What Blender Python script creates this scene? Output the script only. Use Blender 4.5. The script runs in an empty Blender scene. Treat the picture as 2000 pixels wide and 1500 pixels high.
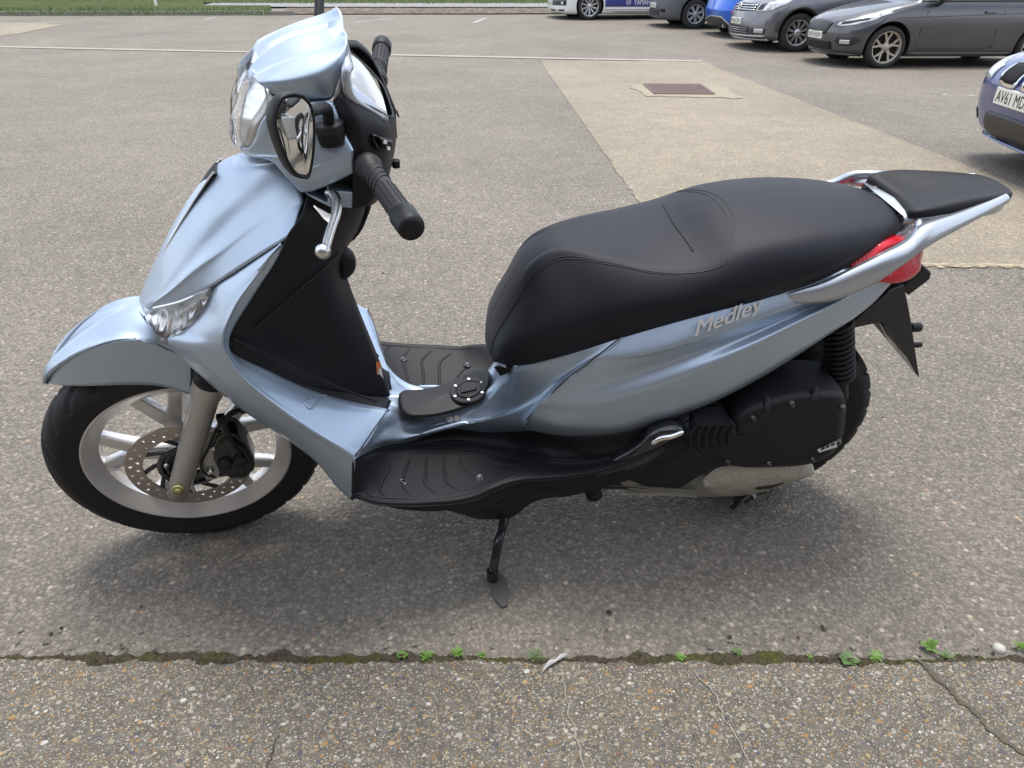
import bpy, bmesh, math, random
import numpy as np
from mathutils import Vector, Matrix
random.seed(7)
rng = np.random.default_rng(11)
SC = bpy.context.scene
COL = SC.collection
RAD = math.radians

# ------------------------------------------------------------------ camera, light, exposure
def Rx(a): c, s = math.cos(a), math.sin(a); return np.array([[1, 0, 0], [0, c, -s], [0, s, c]])
def Ry(a): c, s = math.cos(a), math.sin(a); return np.array([[c, 0, s], [0, 1, 0], [-s, 0, c]])
def Rz(a): c, s = math.cos(a), math.sin(a); return np.array([[c, -s, 0], [s, c, 0], [0, 0, 1]])
F_PX = 1350.0
CAM_R = Rz(RAD(-6.772)) @ Rx(RAD(-30.144)) @ Ry(RAD(-0.104))
CAM_C = np.array([-0.1088, -1.4369, 1.2076])
cam_data = bpy.data.cameras.new("camera")
cam_data.sensor_width = 36.0
cam_data.lens = F_PX / 2000.0 * 36.0
cam_data.clip_start = 0.02
cam_data.clip_end = 500
cam = bpy.data.objects.new("camera", cam_data)
COL.objects.link(cam)
m3 = np.stack([CAM_R[:, 0], CAM_R[:, 2], -CAM_R[:, 1]], 1)
cam.matrix_world = Matrix([list(m3[0]) + [CAM_C[0]], list(m3[1]) + [CAM_C[1]], list(m3[2]) + [CAM_C[2]], [0, 0, 0, 1]])
SC.camera = cam
SC.view_settings.view_transform = 'Standard'
SC.view_settings.look = 'None'
SC.view_settings.exposure = 0.63
SC.view_settings.gamma = 1

SUN_EL, SUN_AZ = RAD(78), RAD(20)        # azimuth measured from +y (away from camera) towards +x
world = bpy.data.worlds.new("World")
SC.world = world
world.use_nodes = True
nt = world.node_tree
nt.nodes.clear()
out = nt.nodes.new('ShaderNodeOutputWorld')
bg = nt.nodes.new('ShaderNodeBackground')
sky = nt.nodes.new('ShaderNodeTexSky')
sky.sky_type = 'NISHITA'
sky.sun_disc = False
sky.sun_elevation = SUN_EL
sky.sun_rotation = SUN_AZ
sky.air_density = 1.0
sky.dust_density = 2.0
# bright broken cloud: a cloud layer mixed over the clear sky
tc = nt.nodes.new('ShaderNodeTexCoord')
mp = nt.nodes.new('ShaderNodeMapping'); mp.inputs['Scale'].default_value = (1.3, 1.3, 2.6)
ns = nt.nodes.new('ShaderNodeTexNoise'); ns.inputs['Scale'].default_value = 1.6; ns.inputs['Detail'].default_value = 3
cr_ = nt.nodes.new('ShaderNodeValToRGB'); cr_.color_ramp.elements[0].position = 0.30; cr_.color_ramp.elements[1].position = 0.66
mx = nt.nodes.new('ShaderNodeMix'); mx.data_type = 'RGBA'
nt.links.new(tc.outputs['Generated'], mp.inputs['Vector'])
nt.links.new(mp.outputs['Vector'], ns.inputs['Vector'])
nt.links.new(ns.outputs['Fac'], cr_.inputs['Fac'])
nt.links.new(cr_.outputs['Color'], mx.inputs['Factor'])
nt.links.new(sky.outputs['Color'], mx.inputs['A'])
mx.inputs['B'].default_value = (9.0, 9.4, 10.2, 1)
nt.links.new(mx.outputs['Result'], bg.inputs['Color'])
bg.inputs['Strength'].default_value = 0.13
nt.links.new(bg.outputs['Background'], out.inputs['Surface'])
sd = bpy.data.lights.new("sun", 'SUN')
sd.energy = 1.9
sd.angle = RAD(21)
sd.color = (1.0, 0.95, 0.88)
sun = bpy.data.objects.new("sun", sd)
COL.objects.link(sun)
sdir = Vector((math.cos(SUN_EL) * math.sin(SUN_AZ), math.cos(SUN_EL) * math.cos(SUN_AZ), math.sin(SUN_EL)))
sun.rotation_euler = sdir.to_track_quat('Z', 'Y').to_euler()
sun.location = sdir * 30

# ------------------------------------------------------------------ geometry of the scooter's own frame
LEAN = RAD(9.5); STEER = RAD(9.5); RAKE = RAD(26.5)
L3 = Rx(LEAN)
AX = np.array([math.sin(RAKE), 0, math.cos(RAKE)])
SP = np.array([-0.78, 0, 0])
def axrot(k, a):
    K = np.array([[0, -k[2], k[1]], [k[2], 0, -k[0]], [-k[1], k[0], 0]])
    return np.eye(3) + math.sin(a) * K + (1 - math.cos(a)) * K @ K
S3 = axrot(AX, STEER)
def ray(u, v): return CAM_R @ np.array([(u - 1000) / F_PX, 1, -(v - 750) / F_PX])
def P(u, v, y):
    """point of the scooter frame (before the lean) seen at a photo pixel, at lateral offset y"""
    d = L3.T @ ray(u, v); c = L3.T @ CAM_C
    return c + (y - c[1]) / d[1] * d
def Q(u, v, y):
    """the same in the steered frame of fork and handlebar"""
    d = S3.T @ (L3.T @ ray(u, v)); c = S3.T @ (L3.T @ CAM_C - SP) + SP
    return c + (y - c[1]) / d[1] * d
def PLQ(u, v, p0, n):
    d = S3.T @ (L3.T @ ray(u, v)); c = S3.T @ (L3.T @ CAM_C - SP) + SP
    return c + np.dot(p0 - c, n) / np.dot(d, n) * d
def steer(V): return (np.asarray(V) - SP) @ S3.T + SP
def Ps(pts): return np.array([P(*t) for t in pts])
def Qs(pts): return np.array([Q(*t) for t in pts])
def zg(y):
    t = np.maximum(0, np.asarray(y, float) - 9.8)
    return np.where(t < 2.4, 0.031 * t * t / 4.8, 0.031 * (t - 1.2))
def W(u, v, h=0.0):
    """ground point seen at a photo pixel"""
    d = ray(u, v); p = None
    t = (h - CAM_C[2]) / d[2]
    for _ in range(60):
        p = CAM_C + t * d
        t = 0.5 * t + 0.5 * (float(zg(p[1])) + h - CAM_C[2]) / d[2]
    return CAM_C + t * d

# ------------------------------------------------------------------ splines and surfaces
def cr1(A, ts):
    """Catmull-Rom along axis 0 of A at parameters ts in [0, n-1]"""
    A = np.asarray(A, float); n = len(A); ts = np.asarray(ts, float)
    if n == 2:
        f = ts.reshape((-1,) + (1,) * (A.ndim - 1)); return A[0] * (1 - f) + A[1] * f
    E = np.concatenate([(2 * A[0] - A[1])[None], A, (2 * A[-1] - A[-2])[None]])
    i = np.clip(np.floor(ts).astype(int), 0, n - 2); f = (ts - i).reshape((-1,) + (1,) * (A.ndim - 1))
    p0, p1, p2, p3 = E[i], E[i + 1], E[i + 2], E[i + 3]
    return 0.5 * (2 * p1 + (p2 - p0) * f + (2 * p0 - 5 * p1 + 4 * p2 - p3) * f ** 2 + (3 * p1 - p0 - 3 * p2 + p3) * f ** 3)
def arc(pts, n):
    """resample a control polyline to n points, even along its smooth curve"""
    pts = np.asarray(pts, float)
    d = cr1(pts, np.linspace(0, len(pts) - 1, 24 * len(pts)))
    s = np.concatenate([[0], np.cumsum(np.linalg.norm(np.diff(d, axis=0), axis=1))])
    q = np.linspace(0, s[-1], n)
    return np.stack([np.interp(q, s, d[:, k]) for k in range(d.shape[1])], 1)
class Surf:
    """rows x columns of control points, smooth in both directions"""
    def __init__(self, rows, n=None):
        if n: rows = [arc(r, n) for r in rows]
        self.A = np.asarray(rows, float)
    def __call__(self, r, c):
        r = np.atleast_1d(r); c = np.atleast_1d(c)
        B = cr1(np.swapaxes(self.A, 0, 1), c)          # (k, rows, 3)
        return np.array([cr1(B[i], [r[i]])[0] for i in range(len(r))])
    def grid(self, nr, nc):
        B = cr1(self.A, np.linspace(0, self.A.shape[0] - 1, nr))
        return np.swapaxes(cr1(np.swapaxes(B, 0, 1), np.linspace(0, self.A.shape[1] - 1, nc)), 0, 1)
    def normal(self, r, c, e=0.02):
        a = self(np.clip(r + e, 0, self.A.shape[0] - 1), c) - self(np.clip(r - e, 0, 1e9), c)
        b = self(r, np.clip(c + e, 0, self.A.shape[1] - 1)) - self(r, np.clip(c - e, 0, 1e9))
        n = np.cross(a, b); n /= np.linalg.norm(n, axis=1)[:, None] + 1e-12
        return n

class MB:
    """collects geometry for ONE mesh object; several materials allowed"""
    def __init__(self): self.v = []; self.f = []; self.m = []; self.s = []; self.n = 0
    def add(self, V, Fc, mi=0, smooth=True):
        V = np.asarray(V, float).reshape(-1, 3); o = self.n
        self.v.append(V); self.n += len(V)
        for f in Fc: self.f.append([i + o for i in f]); self.m.append(mi); self.s.append(smooth)
        return self
    def quad(self, G, mi=0, closed_c=False, closed_r=False, face=None, smooth=True, flip=None):
        """grid of points; face: a point the outside looks at (orients the faces)"""
        G = np.asarray(G, float); R, C = G.shape[:2]; Fc = []
        for r in range(R - (0 if closed_r else 1)):
            for c in range(C - (0 if closed_c else 1)):
                a = r * C + c; b = r * C + (c + 1) % C; d = ((r + 1) % R) * C + c; e = ((r + 1) % R) * C + (c + 1) % C
                Fc.append([a, b, e, d])
        if face is not None:
            a = np.cross(G[1:, :-1] - G[:-1, :-1], G[:-1, 1:] - G[:-1, :-1])
            n = -a.sum((0, 1)); ctr = G.mean((0, 1))
            if np.dot(n, np.asarray(face) - ctr) < 0: Fc = [f[::-1] for f in Fc]
        elif flip: Fc = [f[::-1] for f in Fc]
        return self.add(G.reshape(-1, 3), Fc, mi, smooth)
    def mirror(self):
        """add the y-mirrored copy of everything so far"""
        V = np.concatenate(self.v); o = self.n; W_ = V * np.array([1, -1, 1])
        nf = len(self.f)
        self.v.append(W_); self.n += len(V)
        for i in range(nf): self.f.append([k + o for k in self.f[i][::-1]]); self.m.append(self.m[i]); self.s.append(self.s[i])
        return self
    def xf(self, fn):
        self.v = [fn(np.concatenate(self.v))]; return self
    def tube(self, pts, r, n=10, mi=0, cap=True, res=None, flat=None):
        pts = np.asarray(pts, float)
        r = np.full(len(pts), r, float) if np.isscalar(r) else np.asarray(r, float)
        if res:
            t = np.linspace(0, len(pts) - 1, res); pts = cr1(pts, t); r = np.interp(t, np.arange(len(r)), r)
        T = np.gradient(pts, axis=0); T /= np.linalg.norm(T, axis=1)[:, None] + 1e-12
        up = np.array([0.13, 0.31, 0.94]); N = np.cross(T[0], up); N /= np.linalg.norm(N)
        rings = []
        for i in range(len(pts)):
            N = N - T[i] * np.dot(N, T[i]); N /= np.linalg.norm(N) + 1e-12; B = np.cross(T[i], N)
            a = np.linspace(0, 2 * np.pi, n, endpoint=False)
            rings.append(pts[i] + r[i] * (np.cos(a)[:, None] * N + np.sin(a)[:, None] * B))
        G = np.array(rings); o = self.n
        self.quad(G, mi, closed_c=True)
        if cap:
            self.add(G[0], [list(range(n))], mi, False); self.add(G[-1], [list(range(n))[::-1]], mi, False)
        return self
    def lathe(self, prof, c, axis='y', n=64, mi=0, wob=None):
        """profile of (radius, offset along the axis) turned about an axis through c"""
        prof = np.asarray(prof, float); a = np.linspace(0, 2 * np.pi, n, endpoint=False)
        r = prof[:, 0][:, None] + np.zeros(n); h = prof[:, 1][:, None] + np.zeros(n)
        if wob is not None: r = r - wob(a[None, :], h, r)
        ca, sa_ = np.cos(a)[None, :], np.sin(a)[None, :]
        if axis == 'y': G = np.stack([c[0] + r * ca, c[1] + h, c[2] + r * sa_], -1)
        elif axis == 'z': G = np.stack([c[0] + r * ca, c[1] + r * sa_, c[2] + h], -1)
        else: G = np.stack([c[0] + h, c[1] + r * ca, c[2] + r * sa_], -1)
        return self.quad(G, mi, closed_c=True)
    def prism(self, A, B, mi=0, smooth=False):
        """closed solid between two matching outlines"""
        A = np.asarray(A, float); B = np.asarray(B, float); n = len(A)
        self.add(np.concatenate([A, B]), [list(range(n)), [n + i for i in range(n)][::-1]] + [[(i + 1) % n, i, n + i, n + (i + 1) % n] for i in range(n)], mi, smooth)
        return self
    def box(self, c, s, mi=0, R=None):
        c = np.asarray(c, float); s = np.asarray(s, float) / 2
        V = np.array([[x, y, z] for z in (-1, 1) for y in (-1, 1) for x in (-1, 1)]) * s
        if R is not None: V = V @ np.asarray(R).T
        return self.add(V + c, [[0, 2, 3, 1], [4, 5, 7, 6], [0, 1, 5, 4], [2, 6, 7, 3], [0, 4, 6, 2], [1, 3, 7, 5]], mi, False)
    def build(self, name, mats, parent=None, fix=True, bevel=0, seg=2, solid=0, sub=0, weld=0, auto=None):
        me = bpy.data.meshes.new(name)
        me.from_pydata(np.concatenate(self.v).tolist(), [], self.f)
        me.polygons.foreach_set('material_index', self.m)
        me.polygons.foreach_set('use_smooth', self.s)
        for mm in (mats if isinstance(mats, (list, tuple)) else [mats]): me.materials.append(mm)
        if fix or weld:
            b = bmesh.new(); b.from_mesh(me)
            if weld: bmesh.ops.remove_doubles(b, verts=b.verts, dist=weld)
            if fix: bmesh.ops.recalc_face_normals(b, faces=b.faces)
            b.to_mesh(me); b.free()
        me.update()
        o = bpy.data.objects.new(name, me); COL.objects.link(o)
        if parent: o.parent = parent
        if solid:
            md = o.modifiers.new('thick', 'SOLIDIFY'); md.thickness = abs(solid); md.offset = -1 if solid > 0 else 1; md.use_even_offset = False
        if bevel:
            md = o.modifiers.new('bev', 'BEVEL'); md.width = bevel; md.segments = seg; md.limit_method = 'ANGLE'; md.angle_limit = RAD(32); md.harden_normals = False
            for p in me.polygons: p.use_smooth = True
            o.modifiers.new('wn', 'WEIGHTED_NORMAL').keep_sharp = True
        if sub:
            md = o.modifiers.new('sub', 'SUBSURF'); md.levels = sub; md.render_levels = sub
        return o
CAMS = L3.T @ CAM_C            # the viewer's side, in the scooter frame

def empty(name, loc=(0, 0, 0), rot=(0, 0, 0), label=None, cat=None, group=None):
    o = bpy.data.objects.new(name, None); COL.objects.link(o)
    o.location = loc; o.rotation_euler = rot; o.empty_display_size = 0.1
    if label: o['label'] = label
    if cat: o['category'] = cat
    if group: o['group'] = group
    return o
def tag(o, label, cat, group=None, kind=None):
    o['label'] = label; o['category'] = cat
    if group: o['group'] = group
    if kind: o['kind'] = kind
    return o
def text_mesh(body, size=1.0, extrude=0.0, shear=0.0, space=1.0, bold=0.0):
    cu = bpy.data.curves.new('lettering', 'FONT'); cu.body = body; cu.size = size; cu.extrude = extrude; cu.shear = shear
    cu.space_character = space; cu.offset = bold; cu.resolution_u = 3
    ob = bpy.data.objects.new('lettering', cu); COL.objects.link(ob)
    dg = bpy.context.evaluated_depsgraph_get(); dg.update()
    me = ob.evaluated_get(dg).to_mesh()
    V = np.array([v.co[:] for v in me.vertices]); Fc = [list(p.vertices) for p in me.polygons]
    ob.evaluated_get(dg).to_mesh_clear()
    bpy.data.objects.remove(ob); bpy.data.curves.remove(cu)
    return V, Fc
def bool_cut(o, cutter, keep=False):
    md = o.modifiers.new('cut', 'BOOLEAN'); md.operation = 'DIFFERENCE'; md.object = cutter; md.solver = 'EXACT'
    try: md.material_mode = 'TRANSFER'
    except Exception: pass
    dg = bpy.context.evaluated_depsgraph_get(); dg.update()
    me = bpy.data.meshes.new_from_object(o.evaluated_get(dg))
    o.modifiers.clear(); old = o.data; me.name = old.name; o.data = me
    if not keep: bpy.data.objects.remove(cutter)
    return o

# ------------------------------------------------------------------ materials
class NT:
    def __init__(self, name):
        self.m = bpy.data.materials.new(name); self.m.use_nodes = True
        self.t = self.m.node_tree; self.b = self.t.nodes['Principled BSDF']
    def n(self, typ, **kw):
        nd = self.t.nodes.new('ShaderNode' + typ)
        for k, v in kw.items():
            if k in nd.inputs: nd.inputs[k].default_value = v
            else: setattr(nd, k, v)
        return nd
    def l(self, a, b): self.t.links.new(a, b)
    def coord(self, which='Object', scale=None):
        c = self.n('TexCoord').outputs[which]
        if scale is not None:
            mp = self.n('Mapping'); mp.inputs['Scale'].default_value = scale if hasattr(scale, '__len__') else (scale,) * 3
            self.l(c, mp.inputs['Vector']); c = mp.outputs['Vector']
        return c
    def noise(self, co, scale, detail=4, rough=0.55, dist=0.0):
        nd = self.n('TexNoise'); nd.inputs['Scale'].default_value = scale; nd.inputs['Detail'].default_value = detail
        nd.inputs['Roughness'].default_value = rough; nd.inputs['Distortion'].default_value = dist
        self.l(co, nd.inputs['Vector']); return nd.outputs['Fac']
    def voro(self, co, scale, feature='F1', rnd=1.0):
        nd = self.n('TexVoronoi'); nd.feature = feature; nd.inputs['Scale'].default_value = scale; nd.inputs['Randomness'].default_value = rnd
        self.l(co, nd.inputs['Vector']); return nd
    def ramp(self, fac, stops, interp='LINEAR'):
        nd = self.n('ValToRGB'); e = nd.color_ramp.elements; nd.color_ramp.interpolation = interp
        while len(e) < len(stops): e.new(0.5)
        for k, (p, c) in enumerate(stops):
            e[k].position = p; e[k].color = (c, c, c, 1) if np.isscalar(c) else (*c, 1)
        self.l(fac, nd.inputs['Fac']); return nd.outputs['Color']
    def mix(self, fac, a, b, typ='MIX'):
        nd = self.n('Mix'); nd.data_type = 'RGBA'; nd.blend_type = typ
        for s, x in (('Factor', fac), ('A', a), ('B', b)):
            sock = nd.inputs[s] if s == 'Factor' else [q for q in nd.inputs if q.name == s and q.type == 'RGBA'][0]
            if hasattr(x, 'is_linked'): self.l(x, sock)
            elif s == 'Factor': sock.default_value = x
            else: sock.default_value = (x, x, x, 1) if np.isscalar(x) else (*x, 1)
        return [q for q in nd.outputs if q.type == 'RGBA'][0]
    def math(self, op, a, b=0.0, clamp=False):
        nd = self.n('Math'); nd.operation = op; nd.use_clamp = clamp
        for k, x in enumerate((a, b)):
            if hasattr(x, 'is_linked'): self.l(x, nd.inputs[k])
            else: nd.inputs[k].default_value = x
        return nd.outputs[0]
    def bump(self, h, strength=0.3, dist=0.002):
        nd = self.n('Bump'); nd.inputs['Strength'].default_value = strength; nd.inputs['Distance'].default_value = dist
        self.l(h, nd.inputs['Height']); self.l(nd.outputs['Normal'], self.b.inputs['Normal']); return nd
    def col(self, c): 
        if hasattr(c, 'is_linked'): self.l(c, self.b.inputs['Base Color'])
        else: self.b.inputs['Base Color'].default_value = (*c, 1)
    def set(self, **kw):
        for k, v in kw.items():
            k = k.replace('_', ' ')
            for s in self.b.inputs:
                if s.name.lower() == k.lower(): s.default_value = v
def plain(name, c, rough=0.5, metal=0.0, grain=0.0, gscale=900, coat=0.0, spec=None, var=0.0):
    t = NT(name); t.col(c); t.set(roughness=rough, metallic=metal)
    if coat: t.set(coat_weight=coat, coat_roughness=0.04)
    if spec is not None: t.set(specular_ior_level=spec)
    co = t.coord()
    if var:
        nf = t.noise(co, 9, 5)
        t.col(t.mix(nf, tuple(x * (1 - var) for x in c), tuple(min(1, x * (1 + var)) for x in c)))
        t.l(t.ramp(nf, [(0.3, max(0, rough - .06)), (0.7, min(1, rough + .06))]), t.b.inputs['Roughness'])
    if grain: t.bump(t.noise(co, gscale, 2), grain, 0.0006)
    return t.m
M = {}
def mats():
    t = NT('metallic_blue_paint'); t.set(metallic=0.80, roughness=0.45, coat_weight=0.6, coat_roughness=0.06)
    co = t.coord(); fl = t.voro(co, 2600).outputs['Color']
    t.col(t.mix(0.09, (0.45, 0.545, 0.66), fl, 'OVERLAY'))
    M['paint'] = t.m
    M['silver'] = plain('silver_paint', (0.50, 0.545, 0.60), 0.36, 0.78, coat=0.3, var=0.03)
    M['rim'] = plain('rim_silver', (0.74, 0.735, 0.73), 0.34, 0.65, var=0.05)
    M['black'] = plain('matte_black_plastic', (0.009, 0.0095, 0.012), 0.5, grain=0.25, gscale=1400, spec=0.34)
    M['blackrough'] = plain('coarse_black_plastic', (0.011, 0.0115, 0.0145), 0.56, grain=0.4, gscale=900, spec=0.34)
    M['gloss'] = plain('gloss_black_plastic', (0.012, 0.012, 0.014), 0.08, coat=0.6)
    M['dark'] = plain('dark_mechanicals', (0.010, 0.010, 0.012), 0.6, var=0.3)
    M['rubber'] = plain('tyre_rubber', (0.016, 0.016, 0.018), 0.62, grain=0.3, gscale=700, spec=0.4, var=0.2)
    M['grip'] = plain('grip_rubber', (0.018, 0.018, 0.021), 0.55, grain=0.5, gscale=500, spec=0.4)
    M['chrome'] = plain('chrome', (0.85, 0.86, 0.88), 0.09, 1.0)
    M['alu'] = plain('brushed_aluminium', (0.72, 0.72, 0.72), 0.28, 1.0, var=0.04)
    M['fork'] = plain('fork_grey_paint', (0.47, 0.46, 0.445), 0.38, 0.75, var=0.04)
    M['disc'] = plain('brake_disc_steel', (0.50, 0.44, 0.40), 0.36, 0.85, var=0.08)
    M['crank'] = plain('cast_aluminium', (0.50, 0.50, 0.48), 0.45, 0.7, var=0.1)
    t = NT('seat_vinyl'); t.col((0.008, 0.009, 0.016)); t.set(roughness=0.56, specular_ior_level=0.34, sheen_weight=0.05, sheen_roughness=0.4)
    co = t.coord(); v = t.voro(co, 1100).outputs['Distance']; t.bump(v, 0.25, 0.0006); M['seat'] = t.m
    M['mirror'] = plain('mirror_glass', (0.93, 0.94, 0.95), 0.015, 1.0)
    t = NT('clear_lens')
    g = t.n('BsdfGlossy', Roughness=0.02); tr = t.n('BsdfTransparent'); fr = t.n('Fresnel', IOR=1.5); mxs = t.n('MixShader')
    t.l(t.math('ADD', fr.outputs[0], 0.04), mxs.inputs[0]); t.l(tr.outputs[0], mxs.inputs[1]); t.l(g.outputs[0], mxs.inputs[2])
    t.l(mxs.outputs[0], t.t.nodes['Material Output'].inputs['Surface']); M['lens'] = t.m
    t = NT('reflector_chrome'); t.col((0.86, 0.87, 0.88)); t.set(metallic=0.85, roughness=0.2)
    co = t.coord(); wv = t.n('TexWave'); wv.inputs['Scale'].default_value = 12; wv.inputs['Distortion'].default_value = 1.2; wv.bands_direction = 'Z'
    t.l(co, wv.inputs['Vector']); t.bump(wv.outputs['Fac'], 0.16, 0.004); M['reflector'] = t.m
    t = NT('red_lens'); t.col((0.58, 0.008, 0.028)); t.set(roughness=0.16, coat_weight=0.25, specular_ior_level=0.35)
    co = t.coord(); wv = t.n('TexWave'); wv.inputs['Scale'].default_value = 45; wv.bands_direction = 'X'; t.l(co, wv.inputs['Vector'])
    t.bump(wv.outputs['Fac'], 0.25, 0.002); M['red'] = t.m
    t = NT('lcd_screen'); t.set(roughness=0.06, coat_weight=1.0)
    t.col((0.34, 0.35, 0.345)); M['screen'] = t.m
    M['badge'] = plain('silver_badge', (0.84, 0.85, 0.88), 0.22, 0.45, coat=.6)
    M['foot'] = plain('worn_grey_steel', (0.075, 0.072, 0.068), 0.6, .2, var=.2)
    M['gold'] = plain('yellow_zinc_bolt', (.50, .46, .20), .3, .9)
    M['orange'] = plain('orange_print', (0.75, 0.22, 0.08), 0.5)
    M['white'] = plain('white_print', (0.78, 0.78, 0.76), 0.5)
    M['ink'] = plain('black_print', (0.02, 0.02, 0.02), 0.5)
    t = NT('plastic_wrap'); t.col((0.40, 0.385, 0.33)); t.set(roughness=0.28, coat_weight=0.4)
    co = t.coord(); t.bump(t.noise(co, 14, 3, 0.5, 2.5), 0.6, 0.012); M['wrap'] = t.m
mats()
# ------------------------------------------------------------------ the ground and what lies on it
KA, KB = np.array([-1.042, -0.376]), np.array([1.046, -0.629])
KD = (KB - KA) / np.linalg.norm(KB - KA); KN = np.array([-KD[1], KD[0]])      # along the slab edge / away from the camera
def asphalt_mat(name, tint, light, contrast=1.0):
    t = NT(name); co = t.coord()
    sq = lambda k: tuple(k * light * x for x in tint)
    v1 = t.voro(co, 98); v2 = t.voro(co, 205)
    cell = t.n('SeparateColor'); t.l(v1.outputs['Color'], cell.inputs[0])
    cell2 = t.n('SeparateColor'); t.l(v2.outputs['Color'], cell2.inputs[0])
    c0 = .105
    k = lambda v: sq(c0 + (v - c0) * contrast)
    stone = t.ramp(cell.outputs[0], [(0.0, k(.066)), (0.5, k(.100)), (0.86, k(.135)), (0.97, k(.165)), (0.993, k(.25)), (1.0, (k(.22)[0], k(.16)[1], k(.12)[2]))])
    fine = t.ramp(cell2.outputs[1], [(0, k(.068)), (0.8, k(.132)), (.97, k(.155)), (1, k(.23))])
    sel = t.math('GREATER_THAN', cell.outputs[2], 0.55)
    c = t.mix(sel, stone, fine)
    gap = t.ramp(v1.outputs['Distance'], [(0.34, 1.0), (0.66, 0.35)])
    c = t.mix(t.math('MULTIPLY', t.math('SUBTRACT', 1.0, gap), 0.65 * contrast), c, sq(.038))
    big = t.noise(co, 0.55, 6, 0.65); med = t.noise(co, 5, 6, 0.65)
    c = t.mix(0.75, c, t.ramp(big, [(0.28, 0.38), (0.5, 0.49), (0.72, 0.59)]), 'OVERLAY')
    c = t.mix(0.6, c, t.ramp(med, [(0.3, 0.42), (0.7, 0.57)]), 'OVERLAY')
    if name == 'asphalt':      # grime and painted-in shade: tarmac colour darkens raggedly towards the slab edge
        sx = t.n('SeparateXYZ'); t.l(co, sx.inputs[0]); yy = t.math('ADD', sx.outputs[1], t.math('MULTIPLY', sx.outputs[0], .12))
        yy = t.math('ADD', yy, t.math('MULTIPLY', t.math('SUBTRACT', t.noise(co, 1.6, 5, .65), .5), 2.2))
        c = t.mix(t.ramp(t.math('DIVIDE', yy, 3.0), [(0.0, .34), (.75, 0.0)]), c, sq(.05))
    oil = t.math('MULTIPLY', t.ramp(t.noise(co, 2.3, 3, .5, .6), [(0.66, 0.0), (0.74, 1.0)]), t.ramp(t.noise(co, 30, 4), [(.4, .2), (.6, .7)]))
    c = t.mix(t.math('MULTIPLY', oil, .55), c, sq(.045))
    t.col(c); t.set(roughness=0.85, specular_ior_level=0.3)
    h = t.math('ADD', t.ramp(v1.outputs['Distance'], [(0.1, 1.0), (0.68, 0.0)]), t.math('MULTIPLY', t.ramp(v2.outputs['Distance'], [(0.1, 1.0), (0.7, 0)]), 0.5))
    h = t.math('ADD', h, t.math('MULTIPLY', cell.outputs[1], 0.6))
    t.bump(h, 0.8 * contrast, 0.0035)
    return t.m
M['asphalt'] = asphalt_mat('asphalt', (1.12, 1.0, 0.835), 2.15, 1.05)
M['patch'] = asphalt_mat('tan_asphalt', (1.16, 1.0, 0.765), 2.55, .7)
def aggregate():
    t = NT('exposed_aggregate'); co = t.coord()
    base = t.ramp(t.noise(co, 55, 6, 0.7), [(0.3, (0.075, 0.067, 0.053)), (0.55, (0.135, 0.122, 0.10)), (0.75, (0.20, 0.183, 0.15))])
    stops = [(0.0, (0.27, .235, .18)), (0.16, (.36, .33, .27)), (0.30, (.22, .155, .09)), (0.38, (.32, .20, .085)), (0.44, (.38, .28, .15)), (0.50, (.42, .39, .34)), (0.60, (.17, .16, .155)), (0.72, (.095, .095, .105)), (0.80, (.29, .25, .19)), (0.935, (.52, .50, .46)), (0.965, (.26, .14, .07))]
    hs = None; c = base
    for sc, off, lo, hi, dense in ((250, 3.1, 0.22, 0.56, 0.05), (125, 7.7, 0.12, 0.50, 0.22), (66, 0.0, -0.05, 0.44, 0.40)):
        mp = t.n('Mapping'); mp.inputs['Location'].default_value = (off, off * 1.7, off * .3); mp.inputs['Rotation'].default_value = (0, 0, off)
        mp.inputs['Scale'].default_value = (1.0, 1.25, 1.0); t.l(co, mp.inputs['Vector'])
        wob = t.n('Mix'); wob.data_type = 'RGBA'; wob.blend_type = 'LINEAR_LIGHT'; 
        nz = t.n('TexNoise'); nz.inputs['Scale'].default_value = sc * 1.1; t.l(mp.outputs['Vector'], nz.inputs['Vector'])
        rg = [q for q in wob.inputs if q.type == 'RGBA']; wob.inputs['Factor'].default_value = 0.0045 * 60 / sc
        t.l(mp.outputs['Vector'], rg[0]); t.l(nz.outputs['Color'], rg[1])
        v = t.voro([q for q in wob.outputs if q.type == 'RGBA'][0], sc)
        s = t.n('SeparateColor'); t.l(v.outputs['Color'], s.inputs[0])
        thr = t.math('ADD', t.math('MULTIPLY', s.outputs[1], hi - lo), lo)
        ok = t.math('MULTIPLY', t.math('LESS_THAN', v.outputs['Distance'], thr), t.math('GREATER_THAN', s.outputs[2], dense))
        pc = t.ramp(s.outputs[0], stops, 'CONSTANT')
        pc = t.mix(0.35, pc, t.noise(co, sc * 5, 3), 'OVERLAY')
        c = t.mix(ok, c, pc)
        hh = t.math('MULTIPLY', ok, t.math('SUBTRACT', 1.0, t.math('POWER', t.math('DIVIDE', v.outputs['Distance'], t.math('ADD', thr, 0.02)), 2.0)))
        hh = t.math('MULTIPLY', hh, 60 / sc)
        hs = hh if hs is None else t.math('MAXIMUM', hs, hh)
    c = t.mix(0.7, c, t.ramp(t.noise(co, 2.2, 5), [(0.3, 0.36), (0.7, 0.52)]), 'OVERLAY')
    t.col(c); t.set(roughness=0.8, specular_ior_level=0.35)
    t.bump(t.math('ADD', hs, t.math('MULTIPLY', t.noise(co, 260, 3), 0.3)), 0.7, 0.004)
    return t.m
M['aggregate'] = aggregate()
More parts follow.
